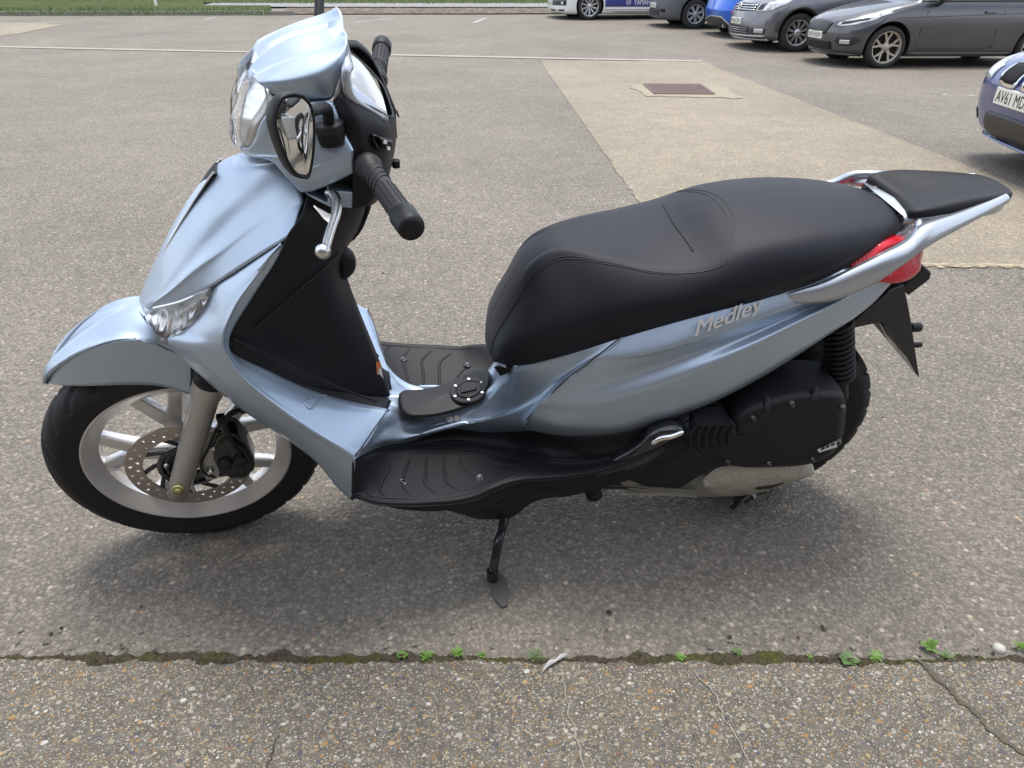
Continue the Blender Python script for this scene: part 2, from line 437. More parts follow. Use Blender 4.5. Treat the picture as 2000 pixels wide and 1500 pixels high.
def soil_mat():
    t = NT('moss_and_soil'); co = t.coord()
    g = t.ramp(t.noise(co, 7, 4, 0.6), [(0.46, 0.0), (0.62, 1.0)])
    g2 = t.math('MULTIPLY', g, t.ramp(t.noise(co, 60, 3), [(0.35, 0.1), (0.6, 1.0)]))
    c = t.mix(g2, t.ramp(t.noise(co, 120, 4), [(0.3, (0.045, 0.038, 0.026)), (0.7, (0.135, 0.112, 0.082))]), t.ramp(t.noise(co, 220, 3), [(0.3, (0.05, 0.056, 0.016)), (0.7, (0.16, 0.165, 0.045))]))
    t.col(c); t.set(roughness=0.95, specular_ior_level=0.15)
    t.bump(t.noise(co, 180, 5, 0.7), 1.0, 0.008); return t.m
M['soil'] = soil_mat()
def grass_mat():
    t = NT('grass'); co = t.coord()
    c = t.mix(t.ramp(t.noise(co, 1.2, 6), [(0.35, 0), (0.65, 1)]), (0.085, 0.125, 0.028), (0.19, 0.19, 0.065))
    c = t.mix(t.noise(co, 14, 5, .7), c, (0.045, 0.075, 0.015)); t.col(c); t.set(roughness=0.9, specular_ior_level=0.2)
    t.bump(t.noise(co, 18, 6, .75), 1.0, 0.12); return t.m
M['grass'] = grass_mat()
t = NT('leaf_litter'); co = t.coord(); t.col(t.ramp(t.voro(co, 9).outputs['Color'], [(0.2, (.05, .038, .026)), (0.6, (.14, .105, .07)), (0.9, (.26, .21, .15))])); t.set(roughness=.9); t.bump(t.noise(co, 20, 5), .8, .05); M['litter'] = t.m
M['kerb'] = plain('kerb_concrete', (0.20, 0.19, 0.165), 0.85, grain=.6, gscale=60, var=0.35)
M['edging'] = plain('pale_edging_concrete', (0.34, 0.31, 0.25), 0.85, grain=.6, gscale=90, var=0.3)
M['surround'] = plain('crumbling_pale_mortar', (.30, .262, .195), .9, grain=.8, gscale=40, var=.35)
M['footpath'] = plain('footpath_tarmac', (0.23, 0.225, 0.215), 0.85, grain=.6, gscale=70, var=0.12)
t = NT('worn_white_line'); co = t.coord(); t.col((.62, .61, .57)); t.set(roughness=.8)
t.l(t.ramp(t.noise(co, 16, 6, .75), [(0.42, 0.0), (0.56, 1.0)]), t.b.inputs['Alpha']); M['line'] = t.m
t = NT('pale_worn_seam'); co = t.coord(); t.col((.52, .44, .29)); t.set(roughness=.9)
t.l(t.ramp(t.noise(co, 13, 6, .75), [(0.40, 0.0), (0.62, 0.9)]), t.b.inputs['Alpha']); M['seam'] = t.m
M['iron'] = plain('rusty_cast_iron', (0.16, 0.105, 0.095), 0.6, 0.25, grain=.5, gscale=120, var=0.25)
M['leaf'] = plain('weed_leaf', (0.10, 0.20, 0.025), 0.5, var=0.3)
M['leafdark'] = plain('weed_leaf_dull', (0.085, 0.145, 0.04), 0.55, var=0.3)
M['polythene'] = plain('pale_polythene', (0.42, 0.42, 0.41), 0.35, var=.15)

def sheet(name, poly, h, mat, step=0.5, jit=0.0, kind='structure'):
    """flat sheet draped on the ground, h above it"""
    poly = [np.array(p[:2], float) for p in poly]
    if jit:
        q = []
        for a, b in zip(poly, poly[1:] + poly[:1]):
            n = max(1, int(np.linalg.norm(b - a) / (jit * 4)))
            d = (b - a) / np.linalg.norm(b - a); nn = np.array([-d[1], d[0]])
            for i in range(n): q.append(a + (b - a) * i / n + nn * (rng.normal() * jit if 0 < i else 0))
        poly = q
    b = bmesh.new(); vs = [b.verts.new((p[0], p[1], 0)) for p in poly]
    b.faces.new(vs); bmesh.ops.triangulate(b, faces=b.faces)
    ymin, ymax = min(p[1] for p in poly), max(p[1] for p in poly)
    if ymax > 9.8:
        for yy in np.arange(max(9.8, math.ceil(ymin * 4) / 4), min(ymax, 13.0), 0.25):
            bmesh.ops.bisect_plane(b, geom=b.verts[:] + b.edges[:] + b.faces[:], plane_co=(0, yy, 0), plane_no=(0, 1, 0))
    for v in b.verts: v.co.z = float(zg(v.co.y)) + h
    bmesh.ops.recalc_face_normals(b, faces=b.faces)
    me = bpy.data.meshes.new(name); b.to_mesh(me); b.free()
    if sum(p.normal.z for p in me.polygons) < 0: me.flip_normals()
    me.materials.append(mat); o = bpy.data.objects.new(name, me); COL.objects.link(o)
    if kind: o['kind'] = kind
    return o
# main asphalt
ys = np.concatenate([[-60, -20, -6, 0, 9.8], np.arange(10.05, 12.6, .25), [14, 20, 30, 60, 130]]); xs = np.array([-140, -40, -10, 0, 10, 40, 140.])
G = np.array([[[x, y, float(zg(y))] for x in xs] for y in ys]); mb = MB(); mb.quad(G, face=(0, 0, 100))
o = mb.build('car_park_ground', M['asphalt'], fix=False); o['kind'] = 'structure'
# tan concrete bay, its edging line, worn seam
pA, pB = W(1055, 118), W(1372, 120)
e1, e2 = W(1212, 345), W(1960, 352)
dl = (e1 - pA); dr = (e2 - pB)
lowL = pA + dl * ((W(1820, 521)[1] - pA[1]) / dl[1]); 
sheet('tan_paving', [pA, pB, pB + dr * 1.6, W(2150, 523), W(1820, 521), W(1420, 523) + np.array([0, 0, 0]), lowL], 0.004, M['patch'], jit=0.007)
def strip(name, a, b, w, h, mat, jit=0.0, kind='structure'):
    a, b = np.array(a[:2]), np.array(b[:2]); d = (b - a) / np.linalg.norm(b - a); n = np.array([-d[1], d[0]]) * w / 2
    return sheet(name, [a - n, b - n, b + n, a + n], h, mat, jit=jit, kind=kind)
l0, l1 = W(-200, 88), W(1372, 120)
strip('edging_strip', l0, l1, 0.20, 0.009, M['edging'], jit=0.006)
strip('worn_seam', W(1720, 519), W(2120, 524), 0.05, 0.009, M['seam'], jit=0.006)
sheet('manhole_surround', [W(1228, 166), W(1405, 168), W(1450, 193), W(1265, 190)], 0.010, M['surround'], jit=0.03)
for (u0, v0, u1, v1, w) in ((925, 45, 948, 36, .1), (690, 44, 770, 36, .08), (400, 38, 420, 34, .1), (1840, 186, 1850, 186, .05), (1890, 187, 1960, 187, .04)):
    strip('painted_line', W(u0, v0), W(u1, v1), w, 0.006, M['line'])
sheet('sandy_patch', [W(-300, 44), W(70, 45), W(125, 49), W(40, 66), W(-60, 78), W(-300, 84)], 0.006, M['patch'], jit=.03)
# verge: kerb, grass, litter, path
def wl(v, us): return [W(u, v) for u in us]
US = (-700, -200, 0, 300, 575, 800, 1060, 1500)
far = 110
sheet('leaf_litter_bed', [W(560, 29), W(1150, 28), W(1700, 27), W(1700, 17), W(560, 17)], 0.03, M['litter'])
sheet('footpath', [W(380, 16.3), W(1800, 17), W(1800, 8), W(420, 8)], 0.05, M['footpath'])
g1 = [W(-900, 33), W(0, 31), W(530, 29), W(530, 17), W(400, 16.7), W(400, 7), W(-900, 7)]
sheet('grass_verge_soil', g1, 0.10, M['grass'])
g2 = [W(-900, 8.5), W(1800, 8.5)]
sheet('grass_field', [g2[0], g2[1], (90, 120, 0), (-120, 120, 0)], 0.06, M['grass'])
def kerbstones():
    a, b = W(-900, 33), W(575, 30); d = b - a; L_ = np.linalg.norm(d[:2]); n = int(L_ / 0.92)
    for i in range(n):
        p, q = a + d * (i / n), a + d * ((i + .985) / n); dd = (q - p) / np.linalg.norm(q - p); nn = np.array([-dd[1], dd[0], 0])
        m = MB(); A = [p + [0, 0, -.05], q + [0, 0, -.05], q + [0, 0, .115 + rng.normal() * .004], p + [0, 0, .115]]
        m.prism(A, [x + nn * .13 for x in A]); o = m.build('kerb_stone', M['kerb'], bevel=.012)
        tag(o, 'grey concrete kerb stone in the row edging the grass verge at the back' if i < n - 1 else 'last kerb stone of the back row, its end left exposed', 'kerb stone', 'kerb stones along the back verge')
kerbstones()
# grass blades of the verge: nobody could count them
m = MB()
tv = []; tf = []
for i in range(5200):
    u = rng.uniform(-60, 1130); near = rng.random() < .5 and u < 530
    v = rng.uniform(17.5, 30.5) if near else rng.uniform(-12, 8)
    p = W(u, v, .09 if near else .05); h = rng.uniform(.05, .16); a = rng.uniform(0, 6.28); w = .012
    k = len(tv); dx = np.array([math.cos(a), math.sin(a), 0])
    tv += [p - dx * w, p + dx * w, p + np.array([rng.normal() * .04, rng.normal() * .04, h])]; tf.append([k, k + 1, k + 2])
m.add(tv, tf, 0, False); o = m.build('grass', M['leafdark'], fix=False); tag(o, 'short rough grass of the verge beyond the car park', 'grass', kind='stuff')
# small white marker post on the verge
p = W(305, 11, .1); m = MB(); m.tube([p, p + [0, 0, .75]], .045, 12); m.lathe([(0, .80), (.03, .79), (.045, .75)], p, 'z', 12)
post = m.build('marker_post', M['white']); tag(post, 'slim white marker post standing on the grass verge', 'post')

# manhole cover: ribbed iron plate in the tan paving
c4 = [W(1258, 165, .012), W(1368, 166, .012), W(1394, 184, .012), W(1279, 183, .012)]
mh = empty('manhole_cover', tuple(sum(c4) / 4), label='ribbed rusty iron manhole cover set in the tan paving', cat='manhole cover')
org = sum(c4) / 4
def bil(s, t): return (c4[0] * (1 - s) + c4[1] * s) * (1 - t) + (c4[3] * (1 - s) + c4[2] * s) * t - org
m = MB(); A = [bil(0, 0), bil(1, 0), bil(1, 1), bil(0, 1)]; m.prism(A, [a + [0, 0, .006] for a in A]); m.build('plate', M['iron'], mh)
m = MB()
for i in range(1, 22):
    s = i / 22; A = [bil(s - .010, .05), bil(s + .010, .05), bil(s + .010, .95), bil(s - .010, .95)]
    m.prism([a + [0, 0, .006] for a in A], [a + [0, 0, .014] for a in A])
m.build('rib', M['iron'], mh)
for s, t_ in ((.13, .38), (.87, .5)):
    m = MB(); m.lathe([(0, .0165), (.022, .0165), (.026, .012)], bil(s, t_), 'z', 12); m.build('keyhole', M['ink'], mh)
fr = MB()
for k in range(4):
    a, b = A_ = [bil(0, 0), bil(1, 0), bil(1, 1), bil(0, 1)][k], [bil(0, 0), bil(1, 0), bil(1, 1), bil(0, 1)][(k + 1) % 4]
    fr.tube([a, b], .018, 6)
fr.build('frame', M['iron'], mh)

# foreground slab of exposed aggregate, slightly proud of the tarmac, ragged front edge
def kp(s, d, z=0.0): q = KA + KD * s + KN * d; return np.array([q[0], q[1], z])
sj = np.dot(W(1785, 1292)[:2] - KA, KD)                      # where the slab joint meets the edge
sv = np.concatenate([[-12, -6, -2], np.arange(-1.0, 3.2, 0.006), [5, 9, 14]])
nz_ = np.convolve(rng.normal(size=len(sv) + 12), np.ones(7) / 7, 'valid')[:len(sv)] * 0.011 + rng.normal(size=len(sv)) * 0.0012
edge = nz_ - 0.004 + np.where(sv > sj, 0.010 * np.clip((sv - sj) / .1, 0, 1), 0)
rows = [[kp(s, e + .001, -0.010) for s, e in zip(sv, edge)], [kp(s, e - .001, 0.006) for s, e in zip(sv, edge)], [kp(s, e - .006, 0.0085) for s, e in zip(sv, edge)], [kp(s, -.05, 0.009) for s in sv], [kp(s, -9, 0.009) for s in sv]]
m = MB(); m.quad(np.array(rows), face=(0, 0, 50)); o = m.build('concrete_pavement', M['aggregate'], fix=False); o['kind'] = 'structure'
# joint between two slabs
ja, jb = W(1786, 1290, .009), W(2060, 1530, .009)
n = 60; pts = [ja + (jb - ja) * i / n for i in range(-1, n + 1)]; nn = np.array([-(jb - ja)[1], (jb - ja)[0], 0]); nn /= np.linalg.norm(nn)
Lw = [.0025 + abs(rng.normal()) * .0028 for _ in pts]; off = np.convolve(rng.normal(size=len(pts) + 8), np.ones(9) / 9, 'valid') * .012
m = MB(); m.quad(np.array([[p + nn * (w + q) + [0, 0, .0025] for p, w, q in zip(pts, Lw, off)], [p - nn * (w - q) + [0, 0, .0025] for p, w, q in zip(pts, Lw, off)]]), face=(0, 0, 50))
M['jointfill'] = plain('joint_dirt', (.10, .088, .062), .95, grain=.8, gscale=200, var=.4)
o = m.build('slab_joint', M['jointfill'], fix=False); o['kind'] = 'structure'
M['crack'] = plain('pale_crack_fill', (.27, .25, .205), .9, var=.3)
for cp in ([(1098, 1298), (1105, 1345), (1108, 1385), (1122, 1430), (1142, 1500)], [(1355, 1315), (1395, 1352), (1412, 1395), (1440, 1440), (1462, 1490)], [(547, 1436), (534, 1455), (528, 1480), (520, 1500)]):
    pp = arc([W(u, v, .0118) for u, v in cp], 46); jt = np.convolve(rng.normal(size=(50)), np.ones(5) / 5, 'valid')[:46] * .004
    m = MB(); m.quad(np.array([[p + [j - .0007 - .0012 * rng.random(), 0, 0] for p, j in zip(pp, jt)], [p + [j + .0007 + .0012 * rng.random(), 0, 0] for p, j in zip(pp, jt)]]), face=(0, 0, 50))
    o = m.build('slab_crack', M['crack'] if cp[0][0] > 600 else M['soil'], fix=False); o['kind'] = 'structure'
# moss and soil in the gap
sv = np.arange(-1.5, 3.6, 0.006); k = len(sv)
sm = lambda w, a: np.convolve(rng.normal(size=k + w - 1), np.ones(w) / w, 'valid') * a
ww = 0.016 + sm(31, .022) + sm(5, .010)
ww = np.clip(ww + np.where((sv > .95) & (sv < 1.3), -.012, 0), .006, .06)
rows = []
for f, hgt in ((-.6, .000), (-.15, .006), (.2, .009), (.55, .007), (.85, .004), (1.0, .0012)):
    rows.append([kp(s, f * w if f > 0 else f * .02, max(.001, hgt + rng.normal() * .0022)) for s, w in zip(sv, ww)])
m = MB(); m.quad(np.array(rows), face=(0, 0, 50)); o = m.build('moss_strip', M['soil'], fix=False); tag(o, 'dark soil and moss filling the gap along the slab edge', 'moss', kind='stuff')
# weeds in the gap
def weed(u, v, size, nleaf, broad, label, mat, upright=0.5):
    p = W(u, v, .004); m = MB()
    for i in range(nleaf):
        a = i * 2.4 + rng.uniform(0, .6); ln = size * rng.uniform(.6, 1.05); up = rng.uniform(.25, 1.0) * upright
        d = np.array([math.cos(a), math.sin(a), 0]); sd_ = np.array([-d[1], d[0], 0]); R_ = []
        for f in np.linspace(0, 1, 7):
            w = ln * broad * (math.sin(math.pi * min(1, f * .9 + .06)) ** .8) * (.45 if f < .3 else 1) * (1 + .15 * math.sin(f * 19))
            c = p + d * ln * f * (1 - .3 * up) + np.array([0, 0, ln * up * (f - .45 * f * f) + .002])
            R_.append([c - sd_ * w + [0, 0, w * .35], c, c + sd_ * w + [0, 0, w * .35]])
        m.quad(np.array(R_))
    o = m.build('weed', mat, fix=False); tag(o, label, 'weed', 'weeds in the slab gap'); return o
weed(786, 1283, .020, 16, .16, 'leftmost bright green tuft in the mossy gap along the slab', M['leaf'], 1.1)
weed(834, 1284, .020, 15, .18, 'yellowish green tuft second from the left in the mossy gap', M['leaf'], .9)
weed(893, 1279, .021, 17, .15, 'wide bright green tuft third from the left in the mossy gap', M['leaf'], 1.0)
weed(941, 1282, .015, 11, .16, 'small green tuft left of the plastic scrap', M['leaf'], 1.2)
weed(1045, 1282, .026, 14, .07, 'thin grassy tuft just left of the plastic scrap', M['leafdark'], .8)
weed(1327, 1286, .017, 8, .26, 'tiny light green rosette alone in the bare soil', M['leaf'], .9)
weed(1440, 1274, .016, 9, .18, 'dull mossy tuft between the tiny rosette and the broad leaved weed', M['leafdark'], .6)
weed(1581, 1287, .014, 9, .12, 'small spiky tuft left of the broad leaved weed', M['leaf'], 1.0)
weed(1655, 1292, .030, 7, .36, 'broad leaved weed, largest plant in the gap', M['leafdark'], .7)
weed(1708, 1284, .020, 9, .2, 'low yellow green tuft right of the broad leaved weed', M['leaf'], .5)
weed(1817, 1268, .026, 8, .25, 'upright light green weed rising over the tarmac edge', M['leaf'], 1.5)
weed(1850, 1284, .020, 12, .16, 'mossy tuft under the upright weed by the slab joint', M['leafdark'], .6)
weed(1992, 1266, .022, 8, .24, 'green weed cut by the right edge of the picture', M['leaf'], 1.0)
# grit and crumbs lying on the tarmac and in the gap
gv, gf = MB(), None
for i in range(900):
    if i < 420: q = kp(rng.uniform(-.9, 3.0), rng.normal() * .05 + .02); h0 = .004
    else: q = np.array([rng.uniform(-4, 4.5), rng.uniform(-.3, 8), 0]) ; h0 = .001
    r = abs(rng.normal()) * .0022 + .0015; a = rng.uniform(0, 6.28)
    V = np.array([[math.cos(a + t) * r * rng.uniform(.7, 1.3), math.sin(a + t) * r * rng.uniform(.7, 1.3), 0] for t in (0, 1.3, 2.6, 3.9, 5.1)] + [[0, 0, r * rng.uniform(.6, 1.1)]])
    gv.add(V + q + [0, 0, h0], [[0, 1, 5], [1, 2, 5], [2, 3, 5], [3, 4, 5], [4, 0, 5]], int(rng.integers(0, 3)), False)
o = gv.build('grit', [M['crack'], M['litter'], M['kerb']], fix=False); tag(o, 'loose grit and crumbs scattered over the tarmac', 'grit', kind='stuff')
# scrap of polythene
pp = [W(1060, 1310, .012), W(1072, 1297, .016), W(1086, 1289, .018), W(1106, 1280, .014)]; ws = [.005, .0065, .0045, .003]
m = MB(); m.quad(np.array([[p + [0.4 * w, w, .006 * math.sin(7 * i)] for i, (p, w) in enumerate(zip(arc(pp, 12), np.interp(np.linspace(0, 3, 12), range(4), ws)))], [p + [0, 0, .008 + .004 * math.sin(5 * i)] for i, p in enumerate(arc(pp, 12))], [p - [0.4 * w, w, 0] for p, w in zip(arc(pp, 12), np.interp(np.linspace(0, 3, 12), range(4), ws))]]), face=(0, 0, 50))
o = m.build('plastic_scrap', M['polythene'], fix=False); tag(o, 'torn pale plastic scrap lying on the slab edge', 'plastic scrap')
M['stone'] = plain('white_stone', (.5, .49, .45), .8, var=.2)
p = W(1952, 1266, .004); m = MB(); m.lathe([(0, .007), (.007, .0065), (.012, .003), (.013, -.003)], p, 'z', 7); o = m.build('pale_stone', M['stone'], fix=False); tag(o, 'loose white stone by the mossy gap near the right edge', 'stone')
# ================================================================== the scooter
scooter = empty('scooter', (0, 0, 0), (LEAN, 0, 0), label='metallic light blue scooter leaning on its side stand on the tarmac', cat='scooter')
NEAR = CAMS
def panel(name, rows, mat, nr=24, nc=48, n=26, mirror=True, solid=0.004, parent=scooter, st=False, face=NEAR, extra=None, weld=0.0004):
    """smooth body panel from longitudinal control curves, thickened inward; mirrored to the far side in the same mesh"""
    S = Surf(rows, n); m = MB(); m.quad(S.grid(nr, nc), face=face)
    if extra: extra(m, S)
    if mirror: m.mirror()
    if st: m.xf(steer)
    return m.build(name, mat, parent, fix=False, solid=solid, weld=weld), S
def pair(name, make, mat, st=False, parent=scooter, **kw):
    """two mirrored parts of one name, each a mesh of its own"""
    r = []
    for k in (0, 1):
        m = MB(); make(m)
        if k: m.xf(lambda V: V * np.array([1, -1, 1])); m.f = [f[::-1] for f in m.f]
        if st: m.xf(steer)
        r.append(m.build(name, mat, parent, **kw))
    return r
def one(name, make, mat, st=False, parent=scooter, **kw):
    m = MB(); make(m)
    if st: m.xf(steer)
    return m.build(name, mat, parent, **kw)
def seamtube(m, S, r, c, rad=0.0012, off=0.0004, mi=1, n=60):
    r = np.interp(np.linspace(0, 1, n), np.linspace(0, 1, len(r)), r); c = np.interp(np.linspace(0, 1, n), np.linspace(0, 1, len(c)), c)
    m.tube(S(r, c) + off * np.array([0, -1, .5]), rad, 6, mi)

# ------------------------------------------------------------------ wheels
def wheel(name, c, R, w, rimR, st, disc_side, nsp=5):
    """cast Y-spoke wheel on axis y: rim with tyre, brake disc and hub below it"""
    def rimmk(m):
        rw = w * .36
        m.lathe([(rimR - .020, -rw + .012), (rimR - .005, -rw - .001), (rimR, -rw - .004), (rimR + .0045, -rw), (rimR + .0045, -rw + .006), (rimR - .010, -rw + .012), (rimR - .022, -.012), (rimR - .022, .012), (rimR - .010, rw - .012), (rimR + .0045, rw - .006), (rimR + .0045, rw), (rimR, rw + .004), (rimR - .005, rw + .001), (rimR - .020, rw - .012), (rimR - .032, .014), (rimR - .032, -.014), (rimR - .020, -rw + .012)], c, 'y', 96)
        m.lathe([(.010, -.042), (.034, -.042), (.040, -.034), (.040, .034), (.034, .042), (.010, .042)], c, 'y', 40)
        for k in range(nsp):
            a0 = 2 * math.pi * k / nsp + 1.72
            def pt(rad, da, y): return [c[0] + rad * math.cos(a0 + da), c[1] + y, c[2] + rad * math.sin(a0 + da)]
            rs = rimR - .028; rf = rs * .56
            # stem, then two arms splayed towards the rim
            def bar(r0, d0, r1, d1, w0, w1, t0, t1):
                p0, p1 = np.array(pt(r0, d0, 0)), np.array(pt(r1, d1, 0)); d = p1 - p0; d /= np.linalg.norm(d); nn = np.array([-d[2], 0, d[0]])
                nst = 7; Gt = []
                for i in range(nst):
                    f = i / (nst - 1); q = p0 + (p1 - p0) * f; ww = w0 + (w1 - w0) * f; tt = t0 + (t1 - t0) * f
                    Gt.append([q + nn * ww + [0, -tt * .5, 0], q + nn * ww * .8 + [0, -tt, 0], q - nn * ww * .8 + [0, -tt, 0], q - nn * ww + [0, -tt * .5, 0], q - nn * ww + [0, tt * .5, 0], q - nn * ww * .8 + [0, tt, 0], q + nn * ww * .8 + [0, tt, 0], q + nn * ww + [0, tt * .5, 0]])
                m.quad(np.array(Gt), closed_c=True, smooth=False)
            bar(.030, 0, rf, 0, .026, .023, .022, .015)
            bar(rf - .012, .03, rs + .004, .25, .018, .015, .0145, .011); bar(rf - .012, -.03, rs + .004, -.25, .018, .015, .0145, .011)
        m.tube([pt_valve(c, rimR, .0), pt_valve(c, rimR, .03)], .004, 8)
    def pt_valve(c, rr, d): a = 3.25; return [c[0] + (rr - .03 - d) * math.cos(a), c[1] - .01 - d * .3, c[2] + (rr - .03 - d) * math.sin(a)]
    rim = one(name, rimmk, M['rim'], st, fix=True, bevel=.0015)
    def tyremk(m):
        prof = []
        for k in np.linspace(-1, 1, 41):
            a = k * 2.30; prof.append((rimR + (R - rimR) * (0.52 + 0.48 * math.cos(a) if abs(a) < 1.57 else .52 + .78 * math.cos(a)), w / 2 * (math.sin(a) if abs(a) < 1.57 else math.copysign(1 - (abs(a) - 1.57) * .36, a))))
        def groove(a, h, r):
            n = 24; q = np.abs(h) / (w / 2); g = 0
            for sgn in (-1, 1):
                ph = (a * n / (2 * np.pi) + sgn * .25 - q * 1.05 + (.0 if sgn < 0 else .5)) % 1.0
                side = (np.sign(h) == sgn) | (np.abs(h) < .003)
                g = g + side * (np.abs(ph - .5) < .11) * (q > .10) * (q < .97)
            g = g + (np.abs(np.abs(h) - w * .07) < .0022)
            return np.clip(g, 0, 1) * .0048 * (r > rimR + .62 * (R - rimR))
        m.lathe(prof, c, 'y', 420, wob=groove)
    ty = one('tyre', tyremk, M['rubber'], st, parent=rim, fix=True)
    return rim
FC, RC = np.array([-.687, 0, .290]), np.array([.695, 0, .266])
fw = wheel('front_wheel', FC, .291, .102, .2150, True, -1)
rw_ = wheel('rear_wheel', RC, .266, .112, .184, False, 1)
def discmk(m):
    y0, y1 = -.058, -.054; c = FC; Ri, Ro = .094, .130; nh = 26; NA = nh * 16
    a = np.linspace(0, 2 * np.pi, NA, endpoint=False); rr = np.linspace(Ri, Ro, 15)
    G = np.array([[[c[0] + r * math.cos(t), y0, c[2] + r * math.sin(t)] for t in a] for r in rr]); n = len(rr)
    keep = []; holes = [(2 * np.pi * (k + (.5 if j else 0)) / nh, .105 if j else .119) for k in range(nh) for j in (0, 1)]
    hx = np.array([[c[0] + r * math.cos(t), c[2] + r * math.sin(t)] for t, r in holes])
    for i in range(n - 1):
        for j in range(NA):
            j2 = (j + 1) % NA; q = (G[i, j] + G[i, j2] + G[i + 1, j] + G[i + 1, j2]) / 4
            if (((hx - q[[0, 2]]) ** 2).sum(1) < .0034 ** 2).any(): continue
            keep.append([i * NA + j, i * NA + j2, (i + 1) * NA + j2, (i + 1) * NA + j])
    m.add(G.reshape(-1, 3), keep, 0, False)
db = one('brake_disc', discmk, M['disc'], True, parent=fw, fix=False, solid=.004)
def carr(m):
    c = FC
    for k in range(10):
        a = 2 * math.pi * k / 10; pts = [[c[0] + r * math.cos(a + t), -.056, c[2] + r * math.sin(a + t)] for r, t in ((.050, -.35), (.068, -.22), (.085, -.05), (.098, .06))]
        m.tube(pts, .0055, 8, res=8)
    m.lathe([(.030, -.050), (.052, -.050), (.057, -.054), (.057, -.060), (.044, -.062), (.040, -.058), (.030, -.058)], c, 'y', 48)
    for k in range(40):
        a = 2 * math.pi * k / 40; m.box([c[0] + .062 * math.cos(a), -.0605, c[2] + .062 * math.sin(a)], (.009, .003, .004), R=Ry(-a))
    m.lathe([(.057, -.058), (.067, -.059), (.067, -.062), (.057, -.0625)], c, 'y', 60)
one('disc_carrier', carr, M['gloss'], True, parent=fw)
def hubbolts(m):
    for k in range(5):
        a = 2 * math.pi * k / 5 + .3; m.lathe([(0, -.067), (.005, -.067), (.006, -.060)], [FC[0] + .048 * math.cos(a), 0, FC[2] + .048 * math.sin(a)], 'y', 10)
one('hub_bolts', hubbolts, M['alu'], True, parent=fw)['kind'] = 'stuff'

# ------------------------------------------------------------------ fork, caliper, mudguard (steered)
f0, f1 = Q(347, 966, -.108), Q(411, 742, -.102)
fd = (f1 - f0) / np.linalg.norm(f1 - f0)
def forkmk(m):
    m.tube([f0 - fd * .006, f0, f0 + fd * .05, f0 + fd * .16, f1 - fd * .05, f1 - fd * .035, f1], [.014, .0215, .0235, .025, .027, .0305, .031], 24)
fl = pair('fork_leg', forkmk, M['fork'], True)
for k, o in enumerate(fl):
    s = -1 if k == 0 else 1; fl_y = lambda V: V * np.array([1, -s, 1])
    m = MB(); m.tube([f1 - fd * .004, f1 + fd * .010, f1 + fd * .018], [.0315, .033, .029], 24); m.xf(lambda V: steer(fl_y(V))); m.build('dust_seal', M['black'], o)
    m = MB(); m.tube([f1, f1 + fd * .20], .0165, 20); m.xf(lambda V: steer(fl_y(V))); m.build('stanchion', M['alu'], o)
    m = MB(); b0 = Q(349, 958, -.134) if k == 0 else Q(349, 958, -.134)
    m.lathe([(0, -.006), (.0070, -.006), (.0085, -.003), (.0085, 0)], b0, 'y', 6); m.lathe([(.006, -.001), (.0125, -.001), (.013, .006)], b0, 'y', 24); m.xf(lambda V: steer(fl_y(V))); m.build('axle_nut', M['gold'], o)
# caliper behind the fork leg
cal = one('brake_caliper', lambda m: (m.prism(Qs([(425, 855, -.115), (440, 845, -.115), (462, 850, -.115), (480, 868, -.115), (497, 900, -.115), (498, 918, -.115), (480, 935, -.115), (450, 936, -.115), (428, 925, -.115), (417, 900, -.115), (416, 870, -.115)]), Qs([(425, 855, -.115), (440, 845, -.115), (462, 850, -.115), (480, 868, -.115), (497, 900, -.115), (498, 918, -.115), (480, 935, -.115), (450, 936, -.115), (428, 925, -.115), (417, 900, -.115), (416, 870, -.115)]) + [0, .055, 0])), M['gloss'], True, bevel=.006, seg=3)
def pist(m):
    for u, v in ((440, 905), (470, 898)): m.lathe([(0, -.010), (.013, -.010), (.015, -.006), (.016, .003)], Q(u, v, -.115), 'y', 20)
    m.tube(Qs([(462, 868, -.122), (478, 880, -.122), (492, 905, -.122)]), .005, 8)
one('caliper_pistons', pist, M['dark'], True, parent=cal)
one('caliper_bracket', lambda m: m.prism(Qs([(395, 860, -.100), (420, 840, -.100), (432, 852, -.100), (428, 935, -.100), (404, 940, -.100), (386, 912, -.100)]), Qs([(395, 860, -.100), (420, 840, -.100), (432, 852, -.100), (428, 935, -.100), (404, 940, -.100), (386, 912, -.100)]) + [0, .012, 0]), M['crank'], True, bevel=.003)
for u, v in ((419, 871), (411, 917)): one('caliper_bolt', lambda m: m.lathe([(0, -.012), (.006, -.012), (.0075, -.005), (.0075, 0)], Q(u, v, -.102), 'y', 12), M['alu'], True, parent=cal)
def hoses(m):
    m.tube(Qs([(490, 795, -.10), (470, 800, -.105), (448, 808, -.112), (440, 830, -.12), (455, 865, -.125), (470, 890, -.128)]), .0045, 10, res=30)
    m.tube(Qs([(490, 795, -.095), (462, 806, -.100), (430, 828, -.105), (405, 880, -.112), (393, 905, -.112), (400, 925, -.106), (420, 932, -.1)]), .0028, 8, res=34)
    m.box(Q(480, 800, -.10), (.020, .012, .012)); m.box(Q(432, 818, -.106), (.016, .012, .020))
one('brake_hose', hoses, M['black'], True)
